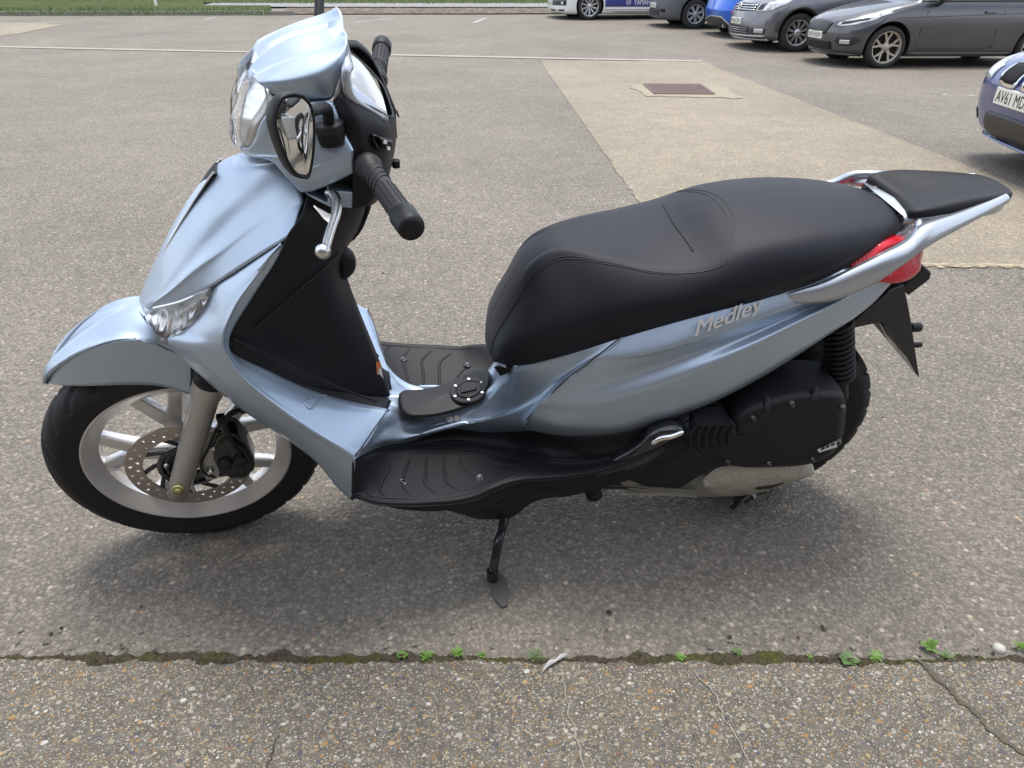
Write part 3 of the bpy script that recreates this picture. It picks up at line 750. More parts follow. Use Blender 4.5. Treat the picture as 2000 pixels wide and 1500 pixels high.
# front mudguard
cen = Qs([(90, 744, .002), (96, 717, .014), (119, 683, .026), (160, 644, .035), (215, 606, .040), (270, 584, .042), (330, 575, .042)])
cen2 = np.array([FC + [-.165, 0, .305], FC + [-.02, 0, .345]])
topl = arc(cen * [1, -1, 1], 22)
midl = topl * [1, 0, 1] + [-.002, 0, .010]
ridge = arc(Qs([(91, 746, -.004), (106, 726, -.030), (140, 702, -.050), (185, 681, -.060), (235, 668, -.067), (285, 668, -.070), (330, 686, -.072), (380, 712, -.075), (410, 730, -.075)]), 22)
low0 = arc(Qs([(92, 749, -.006), (112, 752, -.034), (150, 754, -.055), (200, 753, -.066), (250, 752, -.069), (300, 753, -.072), (340, 760, -.075), (372, 771, -.077), (380, 768, -.077)]), 22)
panel('front_mudguard', [midl, topl, .5 * topl + .5 * ridge + [0, -.010, .008], ridge + [0, .001, .003], ridge + [0, -.0015, -.003], .5 * ridge + .5 * low0 + [0, -.001, 0], low0], M['paint'], nr=30, nc=60, n=22, st=True, solid=.003)
one('mudguard_bracket', lambda m: (m.prism(Qs([(372, 718, -.083), (400, 735, -.083), (398, 772, -.083), (372, 772, -.083)]), Qs([(372, 718, -.083), (400, 735, -.083), (398, 772, -.083), (372, 772, -.083)]) + [0, .03, 0])), M['black'], True, bevel=.002)
one('mudguard_sticker', lambda m: m.prism(Qs([(376, 726, -.0845), (383, 722, -.0845), (379, 750, -.0845), (370, 754, -.0845)]), Qs([(376, 726, -.083), (383, 722, -.083), (379, 750, -.083), (370, 754, -.083)])), M['ink'], True)

# ------------------------------------------------------------------ front shield and apron
def far(pts): return Ps(pts) * [1, -1, 1]
sil = [(540, 300, .03), (480, 296, .026), (430, 322, .022), (390, 368, .022), (350, 430, .022), (315, 500, .022), (286, 565, .020), (276, 603, .015), (284, 632, .01)]
n0 = arc(far(sil), 26)
ncen = n0 * [1, 0, 1] + [-.002, 0, .007]
ra = arc(Ps([(560, 318, -.065), (520, 332, -.07), (480, 368, -.075), (430, 412, -.08), (385, 465, -.082), (345, 522, -.08), (308, 575, -.072), (288, 600, -.062), (290, 634, -.056)]), 26)
rb = arc(Ps([(592, 388, -.115), (566, 400, -.118), (530, 415, -.120), (480, 448, -.122), (430, 488, -.122), (380, 525, -.118), (335, 565, -.106), (300, 592, -.088), (290, 606, -.08)]), 26)
rb2 = arc(Ps([(585, 424, -.146), (566, 438, -.147), (545, 450, -.148), (495, 480, -.146), (445, 513, -.142), (398, 545, -.132), (350, 575, -.118), (310, 597, -.094), (292, 608, -.083)]), 26)
rc = arc(Ps([(570, 449, -.168), (558, 464, -.170), (546, 473, -.170), (500, 503, -.166), (455, 532, -.158), (415, 558, -.146), (370, 580, -.126), (318, 602, -.100), (292, 611, -.085)]), 26)
nose, NS = panel('front_shield', [ncen, n0, .5 * n0 + .5 * ra + [0, 0, .003], ra + [-.001, 0, .0015], .5 * ra + .5 * rb + [.001, .001, -.001], rb + [0, -.001, .0005], .72 * rb + .28 * rc, rc], M['paint'], nr=44, nc=60, weld=.0002)
# intake slot in the middle of the shield
slot_o = [(430, 327), (428, 345), (405, 385), (370, 428), (345, 465), (330, 500), (321, 520), (318, 515), (333, 470), (350, 425), (380, 378), (410, 340)]
def slotmk(m):
    up = Ps([(426, 342, -.026), (413, 358, -.028), (382, 404, -.028), (345, 467, -.026), (318, 524, -.020)]); dn = up * [1, 0, 1] + [-.004, 0, .007]
    Sa = Surf([arc(up, 20) + [-.0055, -.002, .005], arc(up, 20) + [-.0045, .006, .005], arc(dn, 20) + [-.0045, 0, .0045]]); m.quad(Sa.grid(8, 30), face=NEAR)
one('intake_panel', lambda m: (slotmk(m), m.mirror()), M['black'], parent=nose, fix=False, solid=.003)
one('intake_trim', lambda m: (m.tube(arc(Ps([(426, 341, -.028), (413, 358, -.030), (383, 403, -.030), (345, 466, -.028), (317, 523, -.021)]) + [-.0055, -.002, .005], 30), .0018, 8), m.mirror()), M['chrome'], parent=nose)
# apron: the blue frame between the nose and the black inner shield, and its lower ledge
A_ = Ps([(548, 476, -.178), (512, 500, -.170), (462, 532, -.158), (421, 562, -.150), (398, 606, -.150), (360, 645, -.142), (327, 670, -.134), (395, 737, -.150), (480, 806, -.168), (560, 858, -.185), (618, 903, -.210), (655, 948, -.222), (688, 980, -.236)])
C_ = Ps([(551, 480, -.186), (520, 515, -.188), (490, 555, -.195), (465, 590, -.202), (446, 628, -.210), (436, 660, -.214), (440, 690, -.216), (478, 742, -.222), (545, 797, -.230), (604, 837, -.238), (645, 862, -.246), (672, 878, -.251), (694, 892, -.255)])
K_ = Ps([(552, 482, -.184), (530, 522, -.186), (502, 563, -.190), (477, 602, -.194), (456, 640, -.198), (448, 668, -.200), (456, 696, -.200), (500, 738, -.198), (570, 778, -.188), (630, 806, -.178), (672, 828, -.180), (702, 848, -.19), (722, 862, -.195)])
B_ = Ps([(554, 480, -.178), (541, 507, -.177), (510, 555, -.178), (482, 600, -.182), (455, 640, -.186), (442, 664, -.188), (456, 690, -.184), (520, 722, -.160), (590, 755, -.132), (650, 775, -.108), (700, 787, -.090), (735, 794, -.075), (757, 799, -.066)])
def tpt(a, b, f): return [p * (1 - f) + q * f for p, q in zip(a, b)]
rowsA = [A_, np.array(tpt(A_, C_, .5)) + [0, -.006, 0], np.array(tpt(A_, C_, .86)) + [0, -.003, 0], C_ + [0, 0, .002], np.array(tpt(C_, K_, .3)) + [0, 0, .002], K_, B_]
Sap = Surf(rowsA)
def fine(S, nr, nc): return S.grid(nr, nc)
def apr(m):
    m.quad(Sap.grid(30, 96), face=NEAR)
    # fold along B tucks under the inner shield
    B = Sap.grid(30, 96)[-1]; m.quad(np.array([B, B + [.004, .010, -.012]]), face=NEAR)
aprs = pair('shield_apron', apr, M['paint'], fix=False, solid=.004, weld=.0002)
# small recess in the ledge of each side
def onSurf(S, u, v, r0, r1, off=0.0):
    rr, cc = np.meshgrid(np.linspace(r0, r1, 50), np.linspace(0, S.A.shape[1] - 1, 220), indexing='ij')
    X = S(rr.ravel(), cc.ravel()); d = (X @ L3.T - CAM_C) @ CAM_R; uu = 1000 + F_PX * d[:, 0] / d[:, 1]; vv = 750 - F_PX * d[:, 2] / d[:, 1]
    i = np.argmin((uu - u) ** 2 + (vv - v) ** 2); n = CAMS - X[i]; return X[i] + n / np.linalg.norm(n) * off
rec_ = np.array([onSurf(Sap, u, v, 2.6, 6, .0015) for u, v in ((594, 787), (606, 778), (622, 773), (638, 771), (630, 779), (616, 788), (605, 797))])
rec2 = np.array([onSurf(Sap, u, v, 2.6, 6, .001) for u, v in ((599, 787), (609, 780), (622, 776), (632, 774), (626, 779), (614, 787), (606, 793))])
for k, o in enumerate(pair('hook_recess', lambda m: (m.tube(arc(np.vstack([rec_, rec_[:1]]), 40), .0020, 8), m.add(rec2, [list(range(7))], 0, False)), M['paint'], fix=True)): o.parent = aprs[k]
# front indicators
ind_lo = [(280, 604, -.072), (287, 628, -.088), (300, 651, -.110), (313, 665, -.125), (326, 670, -.132), (345, 656, -.138), (368, 638, -.142), (392, 613, -.146), (408, 590, -.147), (418, 562, -.146)]
ind_hi = [(281, 602, -.070), (287, 598, -.074), (298, 597, -.084), (312, 596, -.096), (330, 590, -.107), (350, 584, -.118), (370, 577, -.127), (390, 568, -.136), (405, 562, -.141), (418, 557, -.145)]
def indlens(m):
    lo, hi = Ps(ind_lo), Ps(ind_hi); mid = .5 * lo + .5 * hi + np.array([-.006, -.008, 0]); S = Surf([lo, mid, hi]); m.quad(S.grid(14, 40), face=NEAR)
def indref(m):
    lo, hi = Ps(ind_lo), Ps(ind_hi); ctr = np.concatenate([lo, hi]).mean(0)
    mid = .45 * lo + .55 * hi + np.array([.008, .010, 0]); S = Surf([lo + [.001, .002, 0], mid, hi + [.001, .002, 0]]); G = S.grid(24, 60)
    k = np.arange(60); G[4:20] += (np.sin(k * .9) * .0009)[None, :, None] * np.array([-1, -1, 0]); m.quad(G, face=NEAR)
    m.tube(arc(Ps([(300, 600, -.09), (350, 588, -.121), (412, 562, -.143)]) + [0, .001, -.003], 20), .0035, 8)
inds = pair('front_indicator', indref, M['reflector'], fix=False)
for k, o in enumerate(inds):
    m = MB(); indlens(m)
    if k: m.xf(lambda V: V * np.array([1, -1, 1]))
    m.build('lens', M['lens'], o, fix=False)
# black inner leg shield with the glove box bulge
I0 = Ps([(602, 382, -.128), (588, 424, -.162), (566, 456, -.176), (544, 504, -.181), (510, 555, -.180), (482, 600, -.184), (455, 640, -.188), (443, 664, -.190), (457, 692, -.185), (520, 724, -.161), (590, 757, -.133), (650, 777, -.109), (700, 789, -.091), (735, 796, -.076), (757, 800, -.067)])
Itop = Ps([(625, 385, -.14), (600, 430, -.155), (575, 478, -.168), (556, 520, -.172), (530, 565, -.174), (505, 605, -.176), (480, 640, -.178), (470, 665, -.178)])
def leg_rows():
    top = I0[:9]
    e0 = arc(np.vstack([Ps([(612, 350, -.115)]), I0[:9]]), 20)                                   # outer edge, from the top down to the corner
    e1 = arc(Ps([(676, 362, -.085), (665, 395, -.10), (640, 450, -.125), (618, 495, -.130), (590, 545, -.130), (570, 590, -.128), (556, 640, -.125), (552, 690, -.122), (600, 752, -.122)]), 20)
    e2 = arc(Ps([(712, 372, -.05), (705, 405, -.05), (685, 450, -.06), (664, 492, -.065), (648, 530, -.075), (645, 580, -.078), (655, 640, -.075), (672, 700, -.070), (700, 770, -.066)]), 20)
    e3 = arc(Ps([(722, 376, 0), (716, 408, 0), (700, 450, -.005), (672, 490, -.01), (667, 520, -.015), (678, 570, -.02), (700, 630, -.02), (728, 700, -.02), (757, 775, -.02)]), 20)
    return e0, e1, e2, e3
e0, e1, e2, e3 = leg_rows()
e4 = e3 * [1, 0, 1] + [.004, 0, 0]
leg, LS = panel('leg_shield', [e0, e1, e2, e3, e4], M['blackrough'], nr=40, nc=60, n=20, solid=.003)
# lower triangle of the inner shield, closing it down to the tunnel
f0_ = arc(I0[8:], 14)
f1_ = arc(np.array([e0[-1], e1[-1], e2[-1], e3[-1]]), 14)
def lowtri(m):
    g0 = arc(np.array([e0[-1], e1[-1], e2[-1], e3[-1], Ps([(765, 783, -.02)])[0]]), 14); m.quad(Surf([g0, .5 * g0 + .5 * f0_, f0_]).grid(8, 30), face=NEAR); m.mirror()
one('leg_shield_base', lowtri, M['blackrough'], parent=leg, fix=False, solid=.003)
pair('shield_groove', lambda m: m.tube(arc(Ps([(455, 662, -.188), (540, 702, -.158), (640, 748, -.118), (735, 785, -.078)]) + [0, -.002, .002], 30), .0028, 8), M['black'], parent=leg)
# glove box lid seam and bag hook
pair('glovebox_seam', lambda m: m.tube(arc(Ps([(665, 495, -.068), (630, 528, -.105), (590, 562, -.128), (545, 602, -.146), (500, 640, -.165)]) + [0, -.001, .001], 40), .0016, 6), M['ink'], parent=leg)
def hookm(m):
    m.tube(Ps([(650, 496, -.01), (662, 494, -.01), (673, 503, -.01), (676, 518, -.01), (669, 530, -.01), (660, 538, -.01)]), [.014, .018, .020, .019, .017, .012], 16, res=14)
one('bag_hook', hookm, M['black'], parent=leg)
one('warning_label', lambda m: (m.quad(np.array([Ps([(733, 713, -.016), (737, 712, -.012), (741, 710, -.006)]), Ps([(738, 765, -.026), (744, 766, -.018), (752, 767, -.010)])]) + [.003, -.004, .004])), M['white'], fix=True, parent=leg)
one('warning_band', lambda m: (m.quad(np.array([Ps([(732, 708, -.017), (736, 707, -.012), (740, 705, -.006)]), Ps([(734, 735, -.020), (738, 735, -.015), (744, 735, -.008)])]) + [.0034, -.0045, .0045])), M['orange'], fix=True, parent=leg)

# ------------------------------------------------------------------ tunnel, under-seat body, side panels
T0 = np.array([(-.31, 0, .405), (-.262, 0, .402), (-.235, 0, .401), (-.19, 0, .397), (-.12, 0, .390), (-.05, 0, .390), (-.01, 0, .402), (.012, 0, .432), (.024, 0, .48), (.03, 0, .54)])
T1 = Ps([(735, 788, -.052), (757, 799, -.055), (772, 805, -.050), (800, 820, -.046), (850, 822, -.042), (902, 808, -.042), (950, 782, -.044), (985, 742, -.052), (1015, 716, -.100), (1100, 690, -.138), (1160, 672, -.150), (1216, 655, -.158)])
T2 = Ps([(728, 842, -.150), (755, 838, -.100), (800, 838, -.070), (850, 832, -.055), (895, 821, -.052), (960, 812, -.060), (1000, 800, -.085), (1035, 782, -.115), (1070, 762, -.145), (1095, 746, -.163), (1114, 735, -.174)])
T3 = Ps([(696, 892, -.256), (738, 869, -.145), (790, 859, -.098), (845, 840, -.076), (882, 829, -.064), (940, 826, -.068), (980, 823, -.086), (1010, 821, -.110), (1020, 820, -.125), (1026, 820, -.140), (1030, 819, -.155)])
T4 = Ps([(697, 894, -.250), (740, 874, -.135), (795, 864, -.088), (850, 846, -.066), (890, 838, -.055), (945, 845, -.056), (990, 844, -.075), (1015, 843, -.100), (1025, 842, -.115), (1031, 842, -.128), (1035, 841, -.140)])
N1 = np.interp
tun, TS = panel('tunnel_body', [arc(np.vstack([T0, T0[-1:] + [.012, -.04, .015], T0[-1:] + [.08, -.10, .06]]), 30), arc(T1, 30), arc(T2, 30), arc(T3, 30), arc(T4, 30)], M['paint'], nr=40, nc=70, n=30)
# side panels
U_ = 40
sT = arc(Ps([(1218, 655, -.158), (1300, 628, -.162), (1400, 600, -.164), (1500, 572, -.157), (1600, 545, -.145), (1690, 514, -.128), (1742, 482, -.104)]), U_)
sR1 = arc(Ps([(1172, 694, -.170), (1250, 688, -.188), (1330, 668, -.194), (1420, 638, -.190), (1510, 608, -.178), (1600, 577, -.162), (1690, 541, -.142), (1745, 508, -.116)]), U_)
sR1b = arc(Ps([(1150, 710, -.171), (1240, 702, -.186), (1330, 680, -.191), (1420, 650, -.186), (1510, 618, -.174), (1600, 586, -.159), (1690, 549, -.140), (1746, 515, -.115)]), U_)
sG = arc(Ps([(1100, 747, -.176), (1170, 745, -.181), (1260, 724, -.182), (1350, 694, -.181), (1450, 658, -.172), (1560, 612, -.156), (1660, 571, -.139), (1748, 527, -.113)]), U_)
sR2 = arc(Ps([(1062, 782, -.172), (1150, 783, -.192), (1260, 756, -.199), (1360, 719, -.199), (1460, 676, -.194), (1570, 622, -.181), (1665, 575, -.160), (1748, 535, -.126)]), U_)
sR2b = arc(Ps([(1048, 797, -.166), (1140, 804, -.191), (1255, 778, -.200), (1360, 738, -.200), (1465, 690, -.194), (1580, 630, -.179), (1670, 583, -.158), (1746, 542, -.126)]), U_)
sB = arc(Ps([(1030, 819, -.155), (1100, 832, -.180), (1200, 831, -.192), (1300, 806, -.194), (1400, 770, -.192), (1500, 718, -.185), (1600, 655, -.172), (1690, 596, -.152), (1744, 548, -.126)]), U_)
sB2 = arc(Ps([(1035, 841, -.140), (1105, 851, -.165), (1205, 846, -.178), (1303, 819, -.180), (1403, 781, -.178), (1503, 728, -.171), (1603, 664, -.158), (1692, 604, -.138), (1742, 553, -.118)]), U_)
sT0 = sT + np.array([0, .012, .012])
SSP = Surf([sT0, sT, sR1, sR1b, sG, sR2, sR2b, sB, sB2])
def sp(m): m.quad(SSP.grid(60, 80), face=NEAR)
sides = pair('side_panel', sp, M['paint'], fix=False, solid=.004, weld=.0002)
# seam gap between tunnel body and side panel
def seamm(m):
    a = arc(Ps([(1217, 655, -.1595), (1150, 708, -.1725), (1098, 748, -.178), (1028, 820, -.156)]) + [0, -.0006, .0004], 30); m.tube(a, .0013, 6)
pair('panel_seam', seamm, M['ink'], parent=sides[0])[1].parent = sides[1]
def seam2(m): m.tube(arc(Ps([(757, 800, -.0635), (735, 832, -.14), (715, 862, -.205), (695, 891, -.2565)]) + [0, -.0012, .0012], 30), .0013, 6)
pair('panel_seam', seam2, M['ink'], parent=aprs[0])[1].parent = aprs[1]
# tunnel cap with the fuel filler
capo = [(779, 770), (778, 785), (784, 803), (800, 811), (830, 811), (865, 806), (900, 796), (930, 780), (948, 762), (956, 742), (954, 726), (945, 718), (928, 722), (905, 733), (880, 745), (850, 755), (815, 761), (790, 762)]
PC = np.array([-.05, 0, .399])
def capz(x): return np.interp(x, [-.30, -.24, -.19, -.12, -.05, -.01, .015, .05], [.415, .406, .398, .392, .395, .416, .438, .47])
def onTop(u, v, h=0.0):
    d = L3.T @ ray(u, v); z = .40
    for _ in range(30): p = CAMS + (z - CAMS[2]) / d[2] * d; z = .5 * z + .5 * (capz(p[0]) + h)
    return CAMS + (z - CAMS[2]) / d[2] * d
def capmk(m):
    A = arc(np.array([onTop(u, v, .0035) for u, v in capo] + [onTop(*capo[0], .0035)]), 60)[:-1]; ctr = A.mean(0)
    ctr[2] = capz(ctr[0]) + .008; rings = [A + [0, 0, -.006], A]
    for f in (.9, .7, .4, .02):
        R_ = ctr * (1 - f) + A * f; R_[:, 2] = capz(R_[:, 0]) + .0035 + .004 * (1 - f); rings.append(R_)
    m.quad(np.array(rings), closed_c=True, face=(0, 0, 5))
cap = one('tunnel_cover', capmk, M['black'], fix=False)
fcn = onTop(916, 763, .010); 
fu = onTop(955, 735, .010) - onTop(878, 790, .010); fu = np.array([1, 0, .16]); fu /= np.linalg.norm(fu); fn = np.array([-fu[2], 0, fu[0]]); fv = np.array([0, 1, 0])
def fp(a, r, h): return fcn + fu * r * math.cos(a) + fv * r * math.sin(a) + fn * h
def ringm(m, prof, n=48, mi=0):
    m.quad(np.array([[fp(a, r, h) for a in np.linspace(0, 2 * math.pi, n, endpoint=False)] for r, h in prof]), mi, closed_c=True)
RF = np.linalg.norm((onTop(952, 762, .01) - onTop(878, 768, .01))[:2]) / 2
fc = one('fuel_cap', lambda m: (ringm(m, [(RF, -.004), (RF, .001), (RF * .94, .0035), (RF * .70, .0035), (RF * .66, .001), (RF * .62, .001), (RF * .60, .0045), (RF * .02, .0048)]), m.prism([fp(a, RF * .50 * s, .0045) for a, s in ((2.6, 1), (3.7, 1), (4.3, .55), (5.2, .5), (5.8, .9), (6.5, .9), (7.2, .5), (8.1, .55))], [fp(a, RF * .47 * s, .0085) for a, s in ((2.6, 1), (3.7, 1), (4.3, .55), (5.2, .5), (5.8, .9), (6.5, .9), (7.2, .5), (8.1, .55))])), M['black'], bevel=.0006)
for k in range(6):
    a = k * math.pi / 3 + .45
    one('screw', lambda m: m.quad(np.array([[fp(a, RF * .81, .004) + fu * r * math.cos(b) + fv * r * math.sin(b) + fn * h for b in np.linspace(0, 6.283, 12, endpoint=False)] for r, h in ((.0042, -.001), (.0042, .0012), (.0030, .0022), (.0016, .0012), (.0001, .0008))]), closed_c=True), M['alu'], parent=fc)
# two small round fuel stickers
for txt, u in (('E5', 879), ('E10', 892)):
    c = P(u, 819 - (u - 879) * .12, -.0505); n_ = CAMS - c; n_ = np.array([0, -.62, .78]); ex = np.array([1, 0, .05]); ex /= np.linalg.norm(ex); ey = np.cross(n_, ex)
    st_ = one('fuel_sticker', lambda m: m.quad(np.array([[c + n_ * h + (ex * math.cos(b) + ey * math.sin(b)) * r for b in np.linspace(0, 6.283, 24, endpoint=False)] for r, h in ((.0085, .001), (.0082, .0022), (.0001, .0022))]), closed_c=True, face=CAMS), M['white'], fix=False)
    V, Fc = text_mesh(txt, .008); V = V - V.mean(0)
    one('lettering', lambda m: m.add(c + n_ * .0027 + V[:, :1] * ex + V[:, 1:2] * ey, Fc, 0, False), M['ink'], parent=st_, fix=False)
    one('ring', lambda m: (m.quad(np.array([[c + n_ * .0026 + (ex * math.cos(b) + ey * math.sin(b)) * r for b in np.linspace(0, 6.283, 24, endpoint=False)] for r in (.0072, .0066)]), closed_c=True)), M['ink'], parent=st_, fix=False)

# ------------------------------------------------------------------ footboards
F0 = T4 + np.array([0, .004, -.001]); F0 = np.vstack([Ps([(691, 893, -.256)]), F0, Ps([(1105, 851, -.166), (1205, 847, -.180), (1303, 820, -.182), (1350, 800, -.182)])])
F1 = Ps([(691, 905, -.256), (706, 900, -.230), (755, 884, -.135), (800, 873, -.090), (850, 866, -.068), (890, 863, -.058), (945, 868, -.070), (1000, 880, -.100), (1040, 890, -.138), (1075, 896, -.165), (1110, 898, -.175), (1150, 898, -.182), (1180, 893, -.187), (1230, 880, -.190), (1290, 852, -.190), (1345, 822, -.188)])
F2 = Ps([(690, 925, -.257), (704, 915, -.240), (752, 900, -.160), (800, 890, -.12), (855, 884, -.098), (900, 883, -.092), (950, 890, -.108), (1000, 900, -.138), (1035, 906, -.175), (1075, 909, -.186), (1110, 910, -.192), (1150, 908, -.196), (1180, 902, -.200), (1230, 888, -.202), (1290, 860, -.200), (1345, 830, -.196)])
F3 = Ps([(688, 966, -.262), (703, 962, -.256), (745, 972, -.262), (800, 974, -.262), (850, 972, -.260), (890, 969, -.257), (925, 961, -.250), (955, 948, -.242), (985, 936, -.234), (1020, 928, -.228), (1060, 925, -.224), (1110, 921, -.220), (1160, 913, -.217), (1220, 897, -.214), (1290, 867, -.210), (1347, 836, -.204)])
F4 = F3 + np.array([0, -.012, .001])
F5 = Ps([(686, 975, -.268), (694, 972, -.268), (735, 986, -.276), (800, 990, -.277), (850, 989, -.275), (890, 986, -.271), (930, 978, -.264), (962, 964, -.254), (990, 952, -.246), (1020, 944, -.240), (1060, 940, -.236), (1110, 936, -.231), (1160, 927, -.227), (1220, 909, -.223), (1290, 878, -.217), (1349, 846, -.210)])
F6 = F5 + np.array([.002, .022, -.020]) 
FS = Surf([F0, .5 * F0 + .5 * F1 + [0, .003, -.004], .15 * F0 + .85 * F1, F1 + [0, 0, -.001], .7 * F1 + .3 * F2, F2, np.array(tpt(F2, F3, .5)), F3, F4, .3 * F4 + .7 * F5 + [0, 0, .001], F5, F6])
def fbm(m): m.quad(FS.grid(64, 90), face=NEAR)
fbs = pair('footboard', fbm, M['blackrough'], fix=False, solid=.004, weld=.0002)
def onFloor(S, u, v, r0=4.0, r1=7.0):
    """parameters of the surface point seen at a pixel (nearest sampled)"""
    rr, cc = np.meshgrid(np.linspace(r0, r1, 41), np.linspace(0, S.A.shape[1] - 1, 160), indexing='ij')
    X = S(rr.ravel(), cc.ravel()); d = (X @ L3.T - CAM_C) @ CAM_R; uu = 1000 + F_PX * d[:, 0] / d[:, 1]; vv = 750 - F_PX * d[:, 2] / d[:, 1]
    i = np.argmin((uu - u) ** 2 + (vv - v) ** 2); return X[i]
ribs = [[(762, 908), (748, 935), (742, 955), (752, 972)], [(802, 893), (790, 920), (786, 945), (800, 970)], [(835, 890), (829, 925), (833, 948), (858, 968)], [(868, 888), (867, 920), (876, 945), (905, 958)], [(898, 887), (903, 908), (918, 926), (944, 932)], [(940, 890), (955, 902), (980, 908), (1012, 910)]]
ribP = [arc(np.array([onFloor(FS, u, v) for u, v in rb_]), 16) for rb_ in ribs]
def ribm(m):
    for r_ in ribP:
        t_ = np.linspace(.3, 1, 16); m.tube(r_ + [0, 0, -.0012], .0042 * np.sin(np.linspace(.25, 2.95, 16)) ** .5, 8)
for k, o in enumerate(pair('mat_ribs', ribm, M['blackrough'])): o.parent = fbs[k]; o['kind'] = 'stuff'
matline = arc(np.array([onFloor(FS, u, v) for u, v in ((768, 892), (800, 886), (870, 880), (930, 880), (985, 893), (1028, 903), (1026, 918), (1005, 930), (955, 948), (925, 962), (880, 970), (800, 976), (735, 974), (720, 962), (745, 925), (768, 892))]), 80)
for k, o in enumerate(pair('mat_edge', lambda m: m.tube(matline + [0, 0, .0004], .0011, 6), M['ink'])): o.parent = fbs[k]
for u, v in ((787, 944), (936, 933)):
    q = onFloor(FS, u, v)
    def scr(m): m.lathe([(.0105, -.002), (.0100, .0022), (.0070, .0030), (.0062, .0008), (.0042, .0008), (.0040, .0028), (.0001, .0030)], q, 'z', 20)
    for k, o in enumerate(pair('board_screw', scr, M['gloss'])): o.parent = fbs[k]
# belly and side skirts under the boards
def skirt(m):
    U1 = np.vstack([F6[2:], Ps([(1352, 856, -.2)])]); lowp = Ps([(820, 996, -.235), (860, 996, -.225), (890, 992, -.215), (925, 1010, -.20), (960, 1012, -.195), (1000, 1008, -.19), (1030, 985, -.19), (1060, 972, -.19), (1110, 967, -.185), (1160, 955, -.185), (1220, 938, -.185), (1280, 912, -.185), (1350, 870, -.185)])
    n = 30; a, b = arc(U1, n), arc(lowp, n); m.quad(np.array([a, .5 * a + .5 * b + [0, -.004, 0], b, b + [0, .06, -.004]]), face=NEAR)
for o in pair('lower_skirt', skirt, M['black'], fix=False, solid=.003): pass
def lipline(m): m.tube(arc(Ps([(960, 985, -.2235), (1010, 975, -.226), (1075, 962, -.222), (1130, 948, -.216)]) + [0, -.002, 0], 20), .0018, 8)
pair('skirt_edge', lipline, M['black'])
def belly(m):
    m.prism([(-.25, -.19, .275), (-.16, -.19, .25), (-.05, -.18, .232), (.12, -.17, .225), (.25, -.16, .24), (.25, -.16, .265), (.1, -.17, .262), (-.2, -.19, .28)], [(-.25, .19, .275), (-.16, .19, .25), (-.05, .18, .232), (.12, .17, .225), (.25, .16, .24), (.25, .16, .265), (.1, .17, .262), (-.2, .19, .28)])
    m.prism([(.14, -.10, .24), (.42, -.14, .30), (.52, -.14, .43), (.42, -.14, .46), (.26, -.08, .36)], [(.14, .10, .24), (.42, .14, .30), (.52, .14, .43), (.42, .14, .46), (.26, .08, .36)])
one('frame', belly, M['dark'], bevel=.008)
# radiator box ahead of the front wheel gap, closing the hollow behind the shield
one('inner_fairing', lambda m: m.prism([(-.27, -.10, .30), (-.36, -.10, .40), (-.46, -.09, .60), (-.44, -.08, .86), (-.38, -.07, .88), (-.36, -.09, .6), (-.30, -.08, .42), (-.24, -.08, .33)], [(-.27, .10, .30), (-.36, .10, .40), (-.46, .09, .60), (-.44, .08, .86), (-.38, .07, .88), (-.36, .09, .6), (-.30, .08, .42), (-.24, .08, .33)]), M['dark'], bevel=.006)
# ------------------------------------------------------------------ seat
ST = [  # bottom, mid, shoulder, between, centre
 [(.012, -.070, .528), (.004, -.068, .534), (-.002, -.052, .540), (-.006, -.026, .540), (-.008, 0, .540)],
 [(.030, -.100, .545), (.020, -.102, .590), (.008, -.062, .598), (.001, -.032, .598), (-.002, 0, .598)],
 [(.070, -.126, .566), (.062, -.128, .640), (.046, -.066, .676), (.036, -.035, .678), (.032, 0, .678)],
 [(.120, -.142, .592), (.112, -.142, .672), (.084, -.064, .745), (.074, -.034, .748), (.070, 0, .748)],
 [(.180, -.152, .617), (.178, -.152, .700), (.138, -.066, .777), (.130, -.036, .782), (.126, 0, .783)],
 [(.250, -.160, .643), (.250, -.168, .724), (.212, -.098, .780), (.204, -.052, .786), (.200, 0, .787)],
 [(.340, -.166, .673), (.340, -.180, .740), (.302, -.136, .776), (.292, -.072, .784), (.284, 0, .786)],
 [(.430, -.168, .700), (.430, -.182, .755), (.386, -.156, .786), (.376, -.082, .800), (.370, 0, .803)],
 [(.520, -.166, .725), (.520, -.178, .775), (.470, -.150, .817), (.460, -.080, .834), (.450, 0, .839)],
 [(.610, -.158, .750), (.610, -.168, .796), (.580, -.140, .834), (.570, -.074, .848), (.560, 0, .852)],
 [(.690, -.134, .772), (.698, -.142, .808), (.686, -.122, .837), (.682, -.066, .848), (.678, 0, .852)],
 [(.745, -.098, .790), (.764, -.105, .814), (.766, -.094, .833), (.766, -.052, .842), (.766, 0, .845)],
 [(.785, -.064, .800), (.816, -.066, .814), (.818, -.056, .825), (.822, -.032, .831), (.824, 0, .834)],
 [(.796, -.026, .804), (.838, -.026, .809), (.842, -.022, .815), (.844, -.011, .817), (.845, 0, .818)]]
SA = np.array(ST, float)                                   # stations x 5 x 3
SA = np.concatenate([SA[:, :1] + [[[0, .012, -.004]]], SA[:, :1] + [[[0, -.001, .006]]], SA[:, 1:]], 1)
SEAT = Surf(np.swapaxes(SA, 0, 1))                         # rows: bottom..centre, columns: stations
def seatm(m):
    G = SEAT.grid(44, 130); m.quad(G, face=NEAR); m.mirror()
    m.add(np.concatenate([G[0], (G[0] * [1, -1, 1])[::-1]]), [list(range(2 * G.shape[1]))], 0, False)
seat = one('seat', seatm, M['seat'], weld=.0006)
